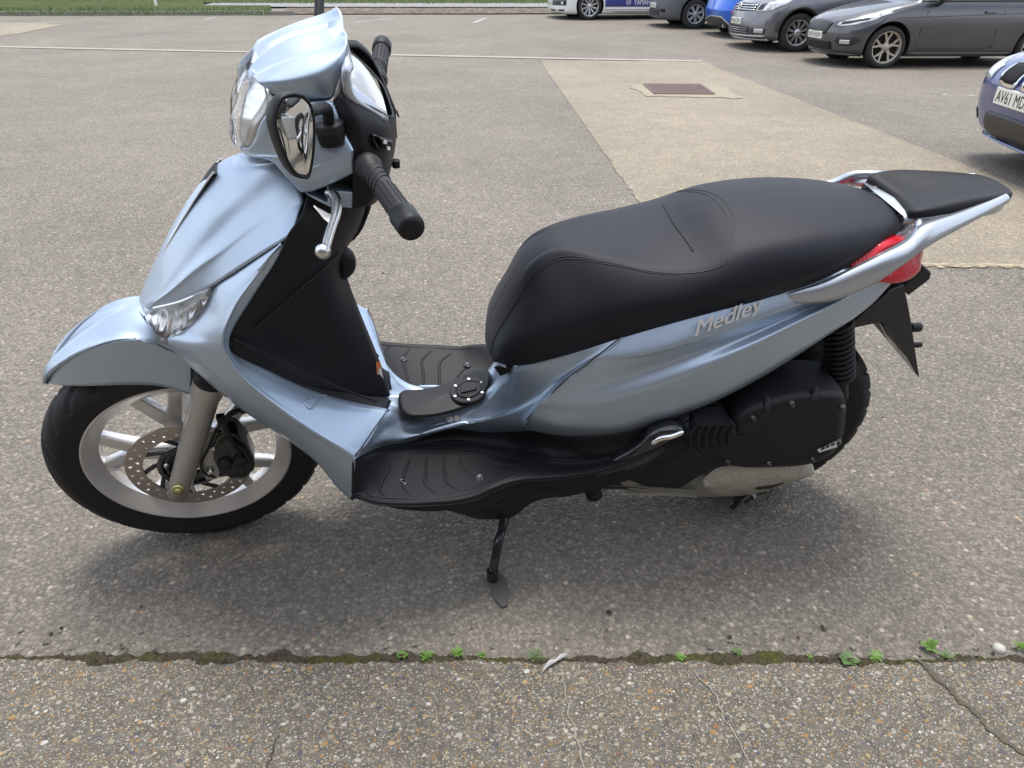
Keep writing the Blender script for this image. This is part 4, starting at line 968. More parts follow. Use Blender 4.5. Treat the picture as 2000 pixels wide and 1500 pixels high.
def stitch(m):
    for off in (0, .12):
        r = np.concatenate([np.full(60, 3.0), np.linspace(3.0, 5.0, 26)]); c = np.concatenate([np.linspace(.15, 7.35, 60), 7.35 + .72 * np.sin(np.linspace(0, math.pi / 2, 26))])
        r = np.where(c < 6.4, r - off * .55, r); c = np.where(c > 6.4, c + off * 1.0 * np.clip((c - 6.4), 0, 1), c)
        m.tube(SEAT(r, c) + [0, -.0001, .0001], .0010, 6)
    m.mirror()
one('seat_piping', stitch, M['ink'], parent=seat)
def crease(m):
    r = np.concatenate([np.linspace(3.75, 5, 14)]); p = SEAT(r, np.full(14, 7.0)); m.tube(p + [0, 0, .0006], .0016, 8); m.mirror()
one('seat_crease', crease, M['seat'], parent=seat)
# black lining under the seat front
one('seat_base', lambda m: m.prism([(.03, -.07, .52), (.10, -.125, .57), (.3, -.15, .645), (.55, -.15, .72), (.74, -.10, .775), (.74, -.10, .70), (.5, -.13, .6), (.25, -.12, .5), (.06, -.07, .46)], [(.03, .07, .52), (.10, .125, .57), (.3, .15, .645), (.55, .15, .72), (.74, .10, .775), (.74, .10, .70), (.5, .13, .6), (.25, .12, .5), (.06, .07, .46)]), M['dark'])
def vent(m):
    o_ = [(966, 716), (975, 714), (997, 722), (988, 730), (978, 733)]; A = Ps([(u, v, -.066) for u, v in o_]); m.prism(A, A + [0, .01, -.01])
pair('seat_vent', vent, M['black'])

# ------------------------------------------------------------------ tail: rails, pad, lamp, plate holder
def rail(m):
    up = Ps([(1524, 579, -.158), (1565, 567, -.168), (1610, 554, -.173), (1680, 523, -.172), (1728, 499, -.164), (1772, 476, -.148), (1796, 452, -.138), (1816, 438, -.128), (1870, 418, -.102), (1930, 394, -.070), (1966, 378, -.050)])
    lo = Ps([(1530, 584, -.160), (1565, 593, -.174), (1625, 588, -.182), (1695, 562, -.180), (1755, 524, -.172), (1805, 487, -.156), (1832, 470, -.143), (1880, 444, -.116), (1936, 414, -.082), (1970, 396, -.056)])
    n = 44; a, b = arc(up, n), arc(lo, n); o_ = np.array([0, -.006, .003]); i_ = np.array([0, .020, 0]); w_ = np.sin(np.linspace(.12, 2.2, n)).clip(.15, 1)[:, None]
    mid = .5 * a + .5 * b + o_ * w_
    i_ = i_ * np.linspace(1, .0, n)[:, None] ** .6 + np.array([0, .004, -.003])
    m.quad(np.array([a + i_ * w_, a, .7 * a + .3 * b + o_ * w_ * .9, mid, .25 * a + .75 * b + o_ * w_ * .8, b, b + i_ * w_]).astype(float), closed_r=True)
rails = pair('grab_rail', rail, M['silver'])
one('rack_hoop', lambda m: (m.tube(np.vstack([Ps([(1802, 470, -.135), (1795, 446, -.106), (1793, 424, -.082), (1785, 411, -.066), (1770, 413, -.056), (1759, 419, -.046)]), [P(1757, 392, 0) + [.002, 0, .004]]]), [.009, .008, .007, .0065, .006, .005, .004], 14, res=40), m.mirror()), M['silver'])
# silver base plate of the rack, below the black pad
def rackb(m):
    up = np.array([(.80, -.075, .842), (.86, -.084, .850), (.95, -.074, .852), (1.00, -.058, .850), (1.040, -.032, .849), (1.046, 0, .849)])
    a = arc(up, 30); b = a * [1, 0, 1]; m.quad(np.array([a + [0, .01, -.020], a + [0, -.006, -.016], a + [0, -.007, -.006], a, .5 * a + .5 * b, b])); m.mirror()
one('rack_base', rackb, M['silver'], weld=.0004)
padE = [(1700, 338, .098), (1760, 334, .100), (1850, 333, .098), (1925, 336, .085), (1950, 345, .066), (1966, 368, .022), (1967, 381, -.045), (1940, 388, -.062), (1880, 403, -.074), (1830, 418, -.084), (1806, 428, -.088), (1797, 438, -.094), (1790, 424, -.080), (1782, 408, -.068), (1766, 416, -.060), (1757, 418, -.046), (1756, 395, -.02), (1735, 372, .02), (1712, 358, .055)]
half = np.array([(.822, 0, .848), (.818, -.030, .849), (.812, -.058, .851), (.806, -.080, .853), (.822, -.092, .857), (.87, -.090, .862), (.93, -.076, .864), (.99, -.062, .864), (1.035, -.048, .863), (1.052, -.028, .862), (1.056, 0, .862)])
def padm(m):
    h = arc(half, 50); A = np.vstack([h, (h * [1, -1, 1])[1:-1][::-1]]); ctr = np.array([.95, 0, .872]); rings = [A + [0, 0, -.012], A + [0, 0, -.004], A]
    for f in (.95, .88, .82, .5, .05):
        R_ = ctr * (1 - f) + A * f; R_[:, 2] = A[:, 2] * f + (1 - f) * .866 + (.006 if f < .93 else .004) - (.003 if f < .85 else 0) ; rings.append(R_)
    m.quad(np.array(rings), closed_c=True); m.add(rings[-1], [list(range(len(A)))], 0, True)
one('rack_pad', padm, M['blackrough'], fix=True)
def tailm(m):
    up = Ps([(1666, 521, -.146), (1700, 498, -.140), (1726, 479, -.128), (1754, 467, -.108), (1772, 460, -.080)]); up = np.vstack([up, [(.872, -.05, .785), (.885, 0, .785)]])
    lo = Ps([(1700, 550, -.158), (1728, 552, -.152), (1752, 553, -.142), (1776, 546, -.126), (1795, 530, -.100)]); lo = np.vstack([lo, [(.895, -.05, .70), (.905, 0, .70)]])
    a, b = arc(up, 30), arc(lo, 30); mid = .5 * a + .5 * b + np.array([.010, -.012, 0]) * np.linspace(0, 1, 30)[:, None]
    m.quad(Surf([a + [-.03, .03, .004], a, .7 * a + .3 * mid + [.002, 0, .002], mid, b, b + [-.03, .04, -.006]]).grid(30, 60), face=NEAR + np.array([2, 0, 0])); m.mirror()
one('tail_light', tailm, M['red'], fix=False, solid=.003)
# painted tail tip between seat and lamp
one('tail_fairing', lambda m: m.prism([(.70, -.13, .79), (.80, -.09, .812), (.845, -.05, .815), (.845, -.05, .79), (.80, -.10, .775), (.70, -.135, .765)], [(.70, .13, .79), (.80, .09, .812), (.845, .05, .815), (.845, .05, .79), (.80, .10, .775), (.70, .135, .765)]), M['paint'], bevel=.004)
# rear mudguard and plate holder
def rmud(m):
    A = Ps([(1634, 654, -.085), (1661, 643, -.09), (1700, 634, -.085), (1722, 632, -.075), (1740, 668, -.065), (1764, 698, -.052), (1797, 739, -.026), (1788, 680, -.038), (1781, 630, -.050), (1773, 588, -.060), (1766, 556, -.075), (1735, 570, -.105), (1690, 610, -.105)])
    m.prism(A, A * [1, -1, 1])
one('rear_mudguard', rmud, M['black'], bevel=.004, seg=3)
def flapm(m):
    A = Ps([(1718, 632, -.078), (1738, 670, -.070), (1763, 700, -.058), (1794, 738, -.030), (1783, 722, -.034), (1768, 700, -.040), (1752, 668, -.050), (1738, 640, -.062)]); m.prism(A + [0, -.004, 0], A + [0, .004, 0])
one('mudguard_lip', flapm, M['gloss'], bevel=.001)
one('plate_lamp', lambda m: (m.prism(Ps([(1762, 562, -.06), (1806, 521, -.045), (1820, 533, -.04), (1817, 546, -.04), (1775, 578, -.05)]), Ps([(1762, 562, -.06), (1806, 521, -.045), (1820, 533, -.04), (1817, 546, -.04), (1775, 578, -.05)]) * [1, -1, 1])), M['black'], bevel=.004)
def studs(m):
    for u, v, r in ((1778, 640, .011), (1780, 674, .007)): p = P(u, v, -.03); m.lathe([(0, .024), (r * .9, .024), (r, .020), (r, 0)], p, 'x', 16)
one('plate_studs', studs, M['black'])['kind'] = 'stuff'

# ------------------------------------------------------------------ engine, belt case, shock, exhaust side
def beltcase(m):
    f = [(1338, 852), (1352, 872), (1400, 900), (1450, 912), (1520, 912), (1570, 908), (1608, 898), (1632, 880), (1647, 850), (1652, 812), (1651, 782), (1640, 774), (1590, 772), (1545, 778), (1500, 790), (1462, 806), (1440, 826), (1432, 846), (1395, 850)]
    A = Ps([(u, v, -.205) for u, v in f]); ctr = A.mean(0); B = A + [0, .03, 0]; B2 = ctr + (A - ctr) * 1.04 + [0, .035, 0]; C2 = ctr + (A - ctr) * 1.04 + [0, .115, 0]
    I = ctr + (A - ctr) * .86 + [0, -.006, 0]; I2 = ctr + (A - ctr) * .80 + [0, -.004, 0]
    n = 90; cl = lambda X: arc(np.vstack([X, X[:1]]), n + 1)[:-1]
    G = [cl(x) for x in (C2, B2, ctr + (A - ctr) * 1.025 + [0, .016, 0], A, I, I2, ctr + (A - ctr) * .4 + [0, -.006, 0])]; m.quad(np.array(G), closed_c=True); m.add(G[-1], [list(range(n))], 0, True)
bc = one('belt_case', beltcase, M['black'])
def ribsb(m):
    for u0, v0, u1, v1 in ((1478, 742, 1500, 792), (1583, 738, 1592, 772), (1400, 790, 1432, 836)):
        a, b = P(u0, v0, -.10), P(u1, v1, -.207); m.tube([a, b + [0, .004, .003], b + [0, -.001, -.012]], .0085, 8)
one('case_clamps', ribsb, M['black'], parent=bc)
def topcase(m):
    A = Ps([(1395, 846, -.17), (1375, 806, -.15), (1405, 790, -.13), (1440, 786, -.13), (1462, 768, -.13), (1482, 752, -.12), (1540, 742, -.115), (1590, 736, -.115), (1640, 745, -.12), (1650, 776, -.17), (1560, 784, -.185), (1480, 800, -.185), (1440, 830, -.185)])
    m.prism(A, A + [0, .08, -.05])
one('case_lid', topcase, M['black'], parent=bc, bevel=.006, seg=3)
one('case_label', lambda m: m.prism(Ps([(1596, 878, -.2125), (1634, 861, -.2125), (1636, 873, -.2125), (1600, 884, -.2125)]), Ps([(1596, 878, -.205), (1634, 861, -.205), (1636, 873, -.205), (1600, 884, -.205)])), M['white'], parent=bc)
one('case_label_print', lambda m: [m.prism(Ps([(u, v, -.2135), (u + 7, v - 3, -.2135), (u + 7, v + 2, -.2135), (u, v + 5, -.2135)]), Ps([(u, v, -.2125), (u + 7, v - 3, -.2125), (u + 7, v + 2, -.2125), (u, v + 5, -.2125)])) for u, v in ((1604, 875), (1613, 871), (1623, 867))], M['ink'], parent=bc)
def cool(m):
    for i in range(7):
        u0, v0 = 1338 + i * 14, 878 - i * 3; m.tube(Ps([(u0 - 6, 838 - i * 2, -.168), (u0, 862 - i * 2, -.178), (u0 + 14, 892 - i * 3, -.172)]), [.010, .013, .010], 8)
one('air_intake', cool, M['dark'], parent=bc)
for u, v in ((1420, 900), (1500, 905), (1585, 896), (1636, 862), (1643, 795), (1545, 788), (1470, 815)):
    one('case_bolt', lambda m: m.lathe([(0, -.009), (.0045, -.009), (.0058, -.006), (.0058, -.003), (.008, -.002), (.008, .006)], P(u, v, -.207), 'y', 12), M['gloss'], parent=bc)
def finb(m):
    A = Ps([(1336, 852, -.205), (1362, 832, -.208), (1432, 830, -.210), (1442, 846, -.212), (1404, 892, -.214), (1366, 886, -.212)]); m.prism(A, A + [0, .06, 0])
    for i in range(6):
        u0 = 1352 + i * 15; m.tube(arc(Ps([(u0 + 6, 832, -.212), (u0 - 4, 852, -.218), (u0 - 2, 872, -.2185), (u0 + 10 - i * 3, 890 - i * 6, -.216)]), 10), .0028, 8)
one('cooling_intake', finb, M['blackrough'], parent=bc, bevel=.002)
def crank(m):
    A = Ps([(1203, 944, -.12), (1225, 936, -.13), (1330, 930, -.15), (1420, 914, -.17), (1500, 905, -.17), (1570, 902, -.16), (1587, 910, -.16), (1582, 928, -.155), (1540, 945, -.15), (1470, 965, -.15), (1400, 971, -.15), (1300, 966, -.14), (1230, 962, -.125), (1208, 955, -.12)]); m.prism(A, A + [0, .20, 0])
    for k in range(4): m.tube(Ps([(1208, 946 + k * 5, -.122), (1260, 952 + k * 4, -.134), (1360, 958 + k * 4, -.146)]), .0022, 6)
one('crankcase', crank, M['crank'], bevel=.008, seg=3)
def wrapm(m):
    R1 = Ps([(1370, 938, -.178), (1400, 915, -.184), (1450, 906, -.190), (1520, 902, -.192), (1575, 902, -.182), (1588, 908, -.170)]); R3 = Ps([(1372, 950, -.168), (1395, 968, -.166), (1450, 968, -.168), (1510, 955, -.168), (1560, 938, -.165), (1584, 925, -.160)])
    a, b = arc(R1, 40), arc(R3, 40); G = [a * (1 - f) + b * f + np.array([0, -.014 * math.sin(f * 3.14), 0]) for f in np.linspace(0, 1, 16)]; G = np.array(G); m.quad(G, face=NEAR)
one('protective_film', wrapm, M['wrap'], fix=False, solid=.001)
one('engine_emblem', lambda m: m.prism(Ps([(1475, 957, -.190), (1482, 940, -.192), (1510, 931, -.193), (1542, 932, -.190), (1530, 945, -.189), (1505, 955, -.188)]), Ps([(1475, 957, -.17), (1482, 940, -.17), (1510, 931, -.17), (1542, 932, -.17), (1530, 945, -.17), (1505, 955, -.17)])), M['ink'], bevel=.003)
one('front_case', lambda m: m.prism(Ps([(1212, 936, -.17), (1290, 890, -.185), (1345, 862, -.185), (1420, 905, -.185), (1370, 930, -.18), (1330, 958, -.17), (1260, 952, -.16)]), Ps([(1212, 936, -.17), (1290, 890, -.185), (1345, 862, -.185), (1420, 905, -.185), (1370, 930, -.18), (1330, 958, -.17), (1260, 952, -.16)]) + [0, .1, 0]), M['dark'], bevel=.01, seg=3)
def peg(m):
    a = Ps([(1160, 928, -.205), (1200, 905, -.212), (1245, 880, -.217), (1275, 852, -.216), (1310, 838, -.213), (1338, 836, -.207)]); b = Ps([(1165, 930, -.200), (1215, 922, -.206), (1270, 900, -.212), (1308, 872, -.214), (1330, 852, -.212), (1340, 842, -.206)])
    A, B = arc(a, 24), arc(b, 24); m.quad(np.array([A + [0, .03, .004], A, .5 * A + .5 * B + [0, -.006, .002], B, B + [0, .04, -.004]]), face=NEAR)
pair('passenger_footrest', peg, M['gloss'], fix=False, solid=.002)
pair('footrest_highlight', lambda m: m.tube(arc(Ps([(1272, 866, -.2165), (1290, 856, -.219), (1312, 852, -.218), (1334, 843, -.213)]), 16), [.004] + [.0065] * 14 + [.004], 10), M['chrome'])  # chrome strip added in place of the silver highlight on the gloss footrest
def shock(m):
    a, b = P(1636, 652, -.105), P(1640, 742, -.115); ax = (b - a); L_ = np.linalg.norm(ax); ax /= L_; e1_ = np.cross(ax, [0, 1, 0]); e1_ /= np.linalg.norm(e1_); e2_ = np.cross(ax, e1_)
    t = np.linspace(0, 1, 320); th = t * 2 * math.pi * 10.5; m.tube(a + ax * L_ * 1.15 * t[:, None] - ax * .03 + .029 * (np.cos(th)[:, None] * e1_ + np.sin(th)[:, None] * e2_), .0048, 8)
    m.tube([a - ax * .10, b + ax * .05], .017, 16)
pair('shock_absorber', shock, M['black'])
one('exhaust', lambda m: m.tube([(.20, .13, .22), (.40, .17, .22), (.62, .20, .25), (.80, .21, .31), (.93, .21, .35)], [.02, .04, .058, .058, .048], 24, res=30), M['black'])
one('rear_inner_guard', lambda m: m.quad(np.array([[[RC[0] + .30 * math.cos(a), y, RC[2] + .30 * math.sin(a)] for a in np.linspace(1.6, 2.9, 30)] for y in (-.075, -.07, .07, .075)])), M['dark'], fix=True, solid=.003)
# side stand
def stand(m):
    m.tube(Ps([(990, 1000, -.17), (968, 1060, -.235)]) , [.0105, .010], 14)
    hw = P(968, 1060, -.235); ft = (L3.T @ W(962, 1122, .03)); m.tube([P(990, 1000, -.15), P(975, 1050, -.225), ft * .85 + P(975, 1050, -.225) * .15, ft], [.013, .0115, .010, .012], 14, res=20)
    m.tube([ft + [0, .002, .012], ft + [0, -.004, -.012]], .014, 12)
sst = one('side_stand', stand, M['gloss'])
def sfoot(m):
    o_ = [(972, 1118), (984, 1122), (990, 1132), (994, 1160), (990, 1182), (980, 1186), (968, 1172), (958, 1155), (957, 1138), (963, 1124)]
    A = np.array([L3.T @ W(u, v, .020 - .014 * (v - 1118) / 68) for u, v in o_]); m.prism(A, A + (L3.T @ np.array([0, 0, -.006])))
one('stand_foot', sfoot, M['foot'], parent=sst, bevel=.002)
def spring(m):
    a, b = P(984, 1005, -.19), P(966, 1088, -.262); t = np.linspace(0, 1, 220); th = t * 2 * math.pi * 24; m.tube(a + (b - a) * t[:, None] + .0065 * np.stack([np.cos(th), np.sin(th), 0 * th], 1), .0015, 6)
one('stand_spring', spring, M['dark'], parent=sst)
one('centre_stand', lambda m: (m.tube(Ps([(1428, 990, -.11), (1445, 972, -.11), (1470, 968, -.14)]), .011, 12, res=12), m.tube(Ps([(1452, 978, -.16), (1466, 968, -.16)]), [.010, .013], 14), m.tube([(.18, -.12, .19), (.55, -.11, .14)], .012, 12), m.tube([(.18, .12, .19), (.55, .11, .14)], .012, 12), m.tube([(.18, -.12, .19), (.18, .12, .19)], .012, 12)), M['gloss'])
one('stand_pivot', lambda m: m.lathe([(0, -.012), (.011, -.012), (.013, -.006), (.020, -.005), (.020, .03)], P(1160, 966, -.14), 'y', 20), M['dark'])
# badge on the side panel
V, Fc = text_mesh('Medley', 1.0, extrude=.03, shear=.28, space=1.0, bold=.0)
x0, x1 = V[:, 0].min(), V[:, 0].max(); zc = V[:, 1].min(); 
BP0, BP1 = (1357, 658), (1491, 606)
def badge(V):
    s = (V[:, 0] - x0) / (x1 - x0); out_ = []
    for k in range(len(V)):
        u = BP0[0] + (BP1[0] - BP0[0]) * s[k]; v = BP0[1] + (BP1[1] - BP0[1]) * s[k] - (V[k, 1] - .0) * 42
        out_.append(P(u, v, -.1955 + .019 * s[k] + .012 * max(0, V[k, 1] - .2) - .05 * V[k, 2]))
    return np.array(out_)
def badgem(m):
    for k, (dx, dz) in enumerate(((0, 0), (.03, .0), (.015, .02), (.045, .01))):
        V2 = V + [dx - .02, dz, k * .012]; m.add(badge(V2), Fc, 0, False)
one('badge', badgem, M['badge'], parent=sides[0], fix=True)
# ------------------------------------------------------------------ handlebar assembly (steered)
csil = arc(Qs([(486, 136, .020), (500, 112, .034), (528, 83, .048), (572, 59, .056), (620, 46, .060), (650, 38, .052), (667, 32, .044)]) * [1, -1, 1], 24)
ccen = csil * [1, 0, 1] + [0, 0, .006]
csh = arc(Qs([(503, 158, -.090), (530, 152, -.100), (575, 143, -.109), (615, 132, -.112), (645, 120, -.110), (664, 106, -.104), (676, 86, -.092)]), 24)
csh2 = arc(Qs([(512, 166, -.098), (540, 165, -.110), (580, 162, -.118), (620, 155, -.121), (645, 147, -.118), (662, 134, -.112), (675, 108, -.102)]), 24)
clo = arc(Qs([(520, 178, -.104), (545, 188, -.109), (580, 195, -.112), (610, 198, -.114), (632, 197, -.115), (650, 190, -.116), (665, 150, -.112)]), 24)
cfl = csil.copy(); ccen[-4:] += np.array([[0, 0, -.001], [0, 0, -.004], [0, 0, -.009], [0, 0, -.013]])
cowl, CS = panel('headlight_cowl', [ccen, cfl, .5 * csil + .5 * csh + [0, 0, .005], csh, csh2, clo], M['paint'], nr=36, nc=50, n=24, st=True, solid=.004)
# headlight: chrome bowl, clear lens, grey bezel
hl_e = Qs([(486, 137, -.018), (493, 146, -.050), (502, 157, -.082), (519, 174, -.103), (521, 188, -.108), (508, 212, -.106), (493, 234, -.100), (486, 256, -.088), (481, 276, -.066), (474, 283, -.040)])
hl_c = Qs([(485, 137, 0), (476, 155, 0), (468, 175, 0), (461, 198, 0), (456, 222, 0), (453, 245, 0), (453, 265, 0), (456, 280, 0), (462, 286, 0)]) 
E_, C0 = arc(hl_e, 24), arc(hl_c, 24)
def hlr(m):
    S = Surf([E_ + [.004, .004, 0], .65 * E_ + .35 * C0 + [.030, .006, 0], .3 * E_ + .7 * C0 + [.022, 0, 0], C0 + [.012, 0, 0]]); m.quad(S.grid(20, 40), face=NEAR + np.array([-3, 0, 0])); m.mirror()
hl = one('headlight', hlr, M['reflector'], True, fix=False, weld=.0003)
def hll(m):
    bow = np.array([-.020, -.006, 0]) * np.sin(np.linspace(.25, 2.9, 24))[:, None]; S = Surf([E_, .6 * E_ + .4 * C0 + bow, .25 * E_ + .75 * C0 + bow * .6, C0]); m.quad(S.grid(20, 40), face=NEAR + np.array([-3, 0, 0])); m.mirror()
one('lens', hll, M['lens'], True, parent=hl, fix=False, weld=.0003)
bez_o = Qs([(521, 178, -.106), (524, 200, -.116), (522, 225, -.124), (505, 245, -.122), (497, 268, -.112), (488, 285, -.090), (478, 290, -.055)])
def bezm(m):
    a, b = arc(hl_e[3:], 20), arc(bez_o, 20); m.quad(np.array([a + [.003, 0, 0], a + [-.002, -.002, 0], .5 * a + .5 * b, b, b + [.01, .004, -.004]]), face=NEAR); c_ = b[-1]
pair('headlight_bezel', bezm, M['fork'], True, parent=hl, fix=False, solid=.003)
# body of the handlebar cover below the cowl
g0 = Qs([(478, 291, -.05), (490, 285, -.092), (500, 262, -.116), (508, 243, -.125), (523, 222, -.126), (560, 204, -.122), (605, 199, -.123), (651, 196, -.122)])
g1 = Qs([(470, 288, -.052), (488, 292, -.094), (510, 280, -.122), (530, 268, -.134), (555, 256, -.140), (590, 250, -.142), (630, 248, -.142), (668, 248, -.142)])
g2 = Qs([(470, 292, -.050), (492, 302, -.092), (520, 303, -.122), (545, 305, -.140), (570, 312, -.150), (600, 325, -.156), (645, 310, -.160), (689, 293, -.162)])
g3 = Qs([(474, 296, -.045), (496, 305, -.086), (524, 309, -.112), (540, 322, -.130), (562, 345, -.142), (596, 352, -.155), (640, 340, -.164), (690, 318, -.166)])
g4 = Qs([(478, 297, -.04), (500, 306, -.078), (530, 316, -.100), (548, 333, -.118), (570, 356, -.130), (593, 376, -.146), (640, 362, -.158), (690, 338, -.162)])
hb, HS = panel('handlebar_cover', [g0, .5 * g0 + .5 * g1 + [0, -.002, .002], g1, g2 + [0, 0, .003], g2 + [0, -.002, -.003], g3, g4], M['paint'], nr=40, nc=50, n=26, st=True)
def lowc(m):
    A = Qs([(596, 378, -.15), (620, 388, -.155), (640, 398, -.158), (640, 372, -.155), (689, 376, -.158), (688, 409, -.155), (655, 402, -.150), (620, 394, -.145)])
    m.prism(A, A + [0, .03, 0])
one('lower_cover', lowc, M['paint'], True, bevel=.003)
one('lever_pocket', lambda m: m.prism(Qs([(600, 372, -.13), (690, 330, -.14), (735, 345, -.13), (730, 400, -.11), (690, 412, -.12), (640, 402, -.125)]), Qs([(600, 372, -.13), (690, 330, -.14), (735, 345, -.13), (730, 400, -.11), (690, 412, -.12), (640, 402, -.125)]) * [1, -1, 1]), M['dark'], True, bevel=.006)
# instrument housing
k0 = Qs([(651, 196, -.121), (668, 247, -.141), (689, 293, -.161), (690, 338, -.163), (690, 372, -.156), (688, 408, -.150)])
k1 = Qs([(671, 184, -.128), (700, 236, -.150), (722, 300, -.156), (733, 345, -.150), (730, 378, -.140), (722, 402, -.130)])
k2 = Qs([(724, 206, -.116), (748, 248, -.124), (757, 300, -.120), (757, 345, -.110), (748, 372, -.10), (738, 392, -.09)])
k3 = Qs([(768, 226, -.075), (774, 258, -.066), (770, 300, -.054), (760, 340, -.054), (750, 365, -.05), (742, 385, -.045)])
k4 = k3 * [1, 0, 1] + [.004, 0, 0]
dash, DS = panel('instrument_housing', [k0, k1, k2, k3, k4], M['black'], nr=36, nc=40, n=22, st=True)
# top rim round the screen: far side hood and near frame
scr_n = Qs([(689, 124, -.112), (681, 142, -.119), (689, 179, -.119), (722, 204, -.111), (757, 226, -.096)])
zpl = None
def plane_fit(X):
    c = X.mean(0); n = np.linalg.svd(X - c)[2][2]; return c, n
far_n = scr_n * [1, -1, 1]
def scrgrid(ins, up, nr=10, nc=12):
    a = arc(scr_n, nc); b = a * [1, -1, 1]; c = .5 * a + .5 * b
    a2 = c + (a - c) * ins; G = np.array([a2 * (1 - f) + (a2 * [1, -1, 1]) * f for f in np.linspace(0, 1, nr)])
    bul = np.sin(np.linspace(0, math.pi, nr))[:, None] * np.sin(np.linspace(.2, math.pi - .2, nc))[None, :]
    G[:, :, 0] += bul * .008; G[:, :, 2] += up + bul * .012; return G
def framem(m):
    G = scrgrid(1.12, -.002); m.quad(G, face=(0, 0, 9))
one('screen_frame', framem, M['silver'], True, parent=dash, fix=False, weld=.0003, solid=.012)
one('instrument_screen', lambda m: m.quad(scrgrid(.92, .0022), face=(0, 0, 9)), M['screen'], True, parent=dash, fix=False)
one('screen_surround', lambda m: m.quad(scrgrid(1.0, .0006), face=(0, 0, 9)), M['fork'], True, parent=dash, fix=False)
def hoodm(m):
    a = Qs([(676, 78, .080), (698, 80, .118), (722, 101, .132), (738, 130, .130), (752, 160, .118), (766, 195, .095), (774, 216, .06)]); m.quad(np.array([arc(a, 20) + [0, -.016, -.006], arc(a, 20), arc(a, 20) + [0, .012, -.012], arc(a, 20) + [0, .02, -.06]]))
one('screen_hood', hoodm, M['black'], True, parent=dash, fix=True, solid=.003)
pair('visor_edge', lambda m: m.quad(np.array([arc(Qs([(677, 82, -.088), (676, 110, -.099), (668, 140, -.108), (655, 178, -.120), (651, 196, -.121)]), 20), arc(Qs([(680, 97, -.092), (676, 131, -.101), (672, 160, -.110), (671, 182, -.119), (671, 186, -.120)]), 20)]), face=NEAR), M['fork'], True, parent=dash, fix=False, solid=.002)
# switches
def dsurf(u, v, off):
    rr, cc = np.meshgrid(np.linspace(0, 4, 60), np.linspace(0, DS.A.shape[1] - 1, 60), indexing='ij'); X = DS(rr.ravel(), cc.ravel())
    d = (steer(X) @ L3.T - CAM_C) @ CAM_R; uu = 1000 + F_PX * d[:, 0] / d[:, 1]; vv = 750 - F_PX * d[:, 2] / d[:, 1]; i = np.argmin((uu - u) ** 2 + (vv - v) ** 2)
    return X[i] + np.array([.28, -.93, .22]) * off
swo = [(724, 259), (762, 273), (766, 290), (760, 300), (735, 289), (726, 276)]
sw = one('indicator_switch', lambda m: m.prism([dsurf(u, v, .010) for u, v in swo], [dsurf(u, v, -.006) for u, v in swo]), M['gloss'], True, bevel=.002)
one('switch_rocker', lambda m: m.prism([dsurf(u, v, .017) for u, v in ((735, 266), (757, 274), (759, 287), (739, 280))], [dsurf(u, v, .008) for u, v in ((733, 264), (760, 273), (762, 290), (737, 282))]), M['black'], True, parent=sw, bevel=.001)
for u, v in ((742, 271), (748, 283)): one('switch_mark', lambda m: m.prism([dsurf(u, v, .0185), dsurf(u + 6, v + 1, .0185), dsurf(u + 6, v + 6, .0185), dsurf(u, v + 5, .0185)], [dsurf(u, v, .016), dsurf(u + 6, v + 1, .016), dsurf(u + 6, v + 6, .016), dsurf(u, v + 5, .016)]), M['white'], True, parent=sw)
one('horn_button', lambda m: (m.tube(Qs([(764, 318, -.05), (776, 319, -.05)]), [.006, .005], 12), m.tube(Qs([(773, 313, -.052), (774, 326, -.052)]), .007, 12)), M['black'], True)
# grips
def gripm(side):
    def mk(m):
        a, b = Q(716, 320, -.165), Q(806, 448, -.372)
        d = (b - a); L_ = np.linalg.norm(d); d /= L_
        prof = [(0, .0190), (.012, .0215), (.02, .0210), (.028, .0168), (.06, .0160), (.10, .0156), (.16, .0156), (.19, .0158), (.205, .0160)]
        pts = [a + d * s * L_ / .255 for s, r in prof]; m.tube(pts, [r for s, r in prof], 24)
        for i in range(16):
            s = .075 + .008 * i
            if i % 2 == 0: continue
        e_ = np.cross(d, [0, 0, 1]); e_ /= np.linalg.norm(e_); f_ = np.cross(d, e_)
        for s in np.arange(.115, .195, .0075):
            for k in range(14):
                t_ = k * 2 * math.pi / 14; p = a + d * s * L_ / .255 + (e_ * math.cos(t_) + f_ * math.sin(t_)) * .0156; m.lathe([(0, .0012), (.0015, .001), (.0022, -.0005)], p, 'z', 6)
        for s0 in (.045, .062, .08, .095):
            pts = [a + d * (s0 + .012 * math.cos(t_ * 1.0)) * L_ / .255 + (e_ * math.cos(t_) + f_ * math.sin(t_)) * .0161 for t_ in np.linspace(0, 6.283, 30)]; m.tube(pts, .0013, 6)
        m.xf((lambda V: V) if side < 0 else (lambda V: V * np.array([1, -1, 1]) + np.array([.055, 0, 0])))
    return mk, (Q(716, 320, -.165), Q(806, 448, -.372))
for side in (-1, 1):
    mk, (a, b) = gripm(side); g = one('grip', mk, M['grip'], True, fix=True)
    d = (b - a) / np.linalg.norm(b - a); L_ = np.linalg.norm(b - a)
    def cape(m):
        m.tube([a + d * L_ * .80, a + d * L_ * .81, a + d * (L_ - .006), a + d * (L_ - .001), a + d * (L_ + .001)], [.0170, .0198, .0192, .0175, .012], 28)
        if side > 0: m.xf(lambda V: V * np.array([1, -1, 1]) + np.array([.055, 0, 0]))
    one('bar_end', cape, M['black'], True, parent=g)
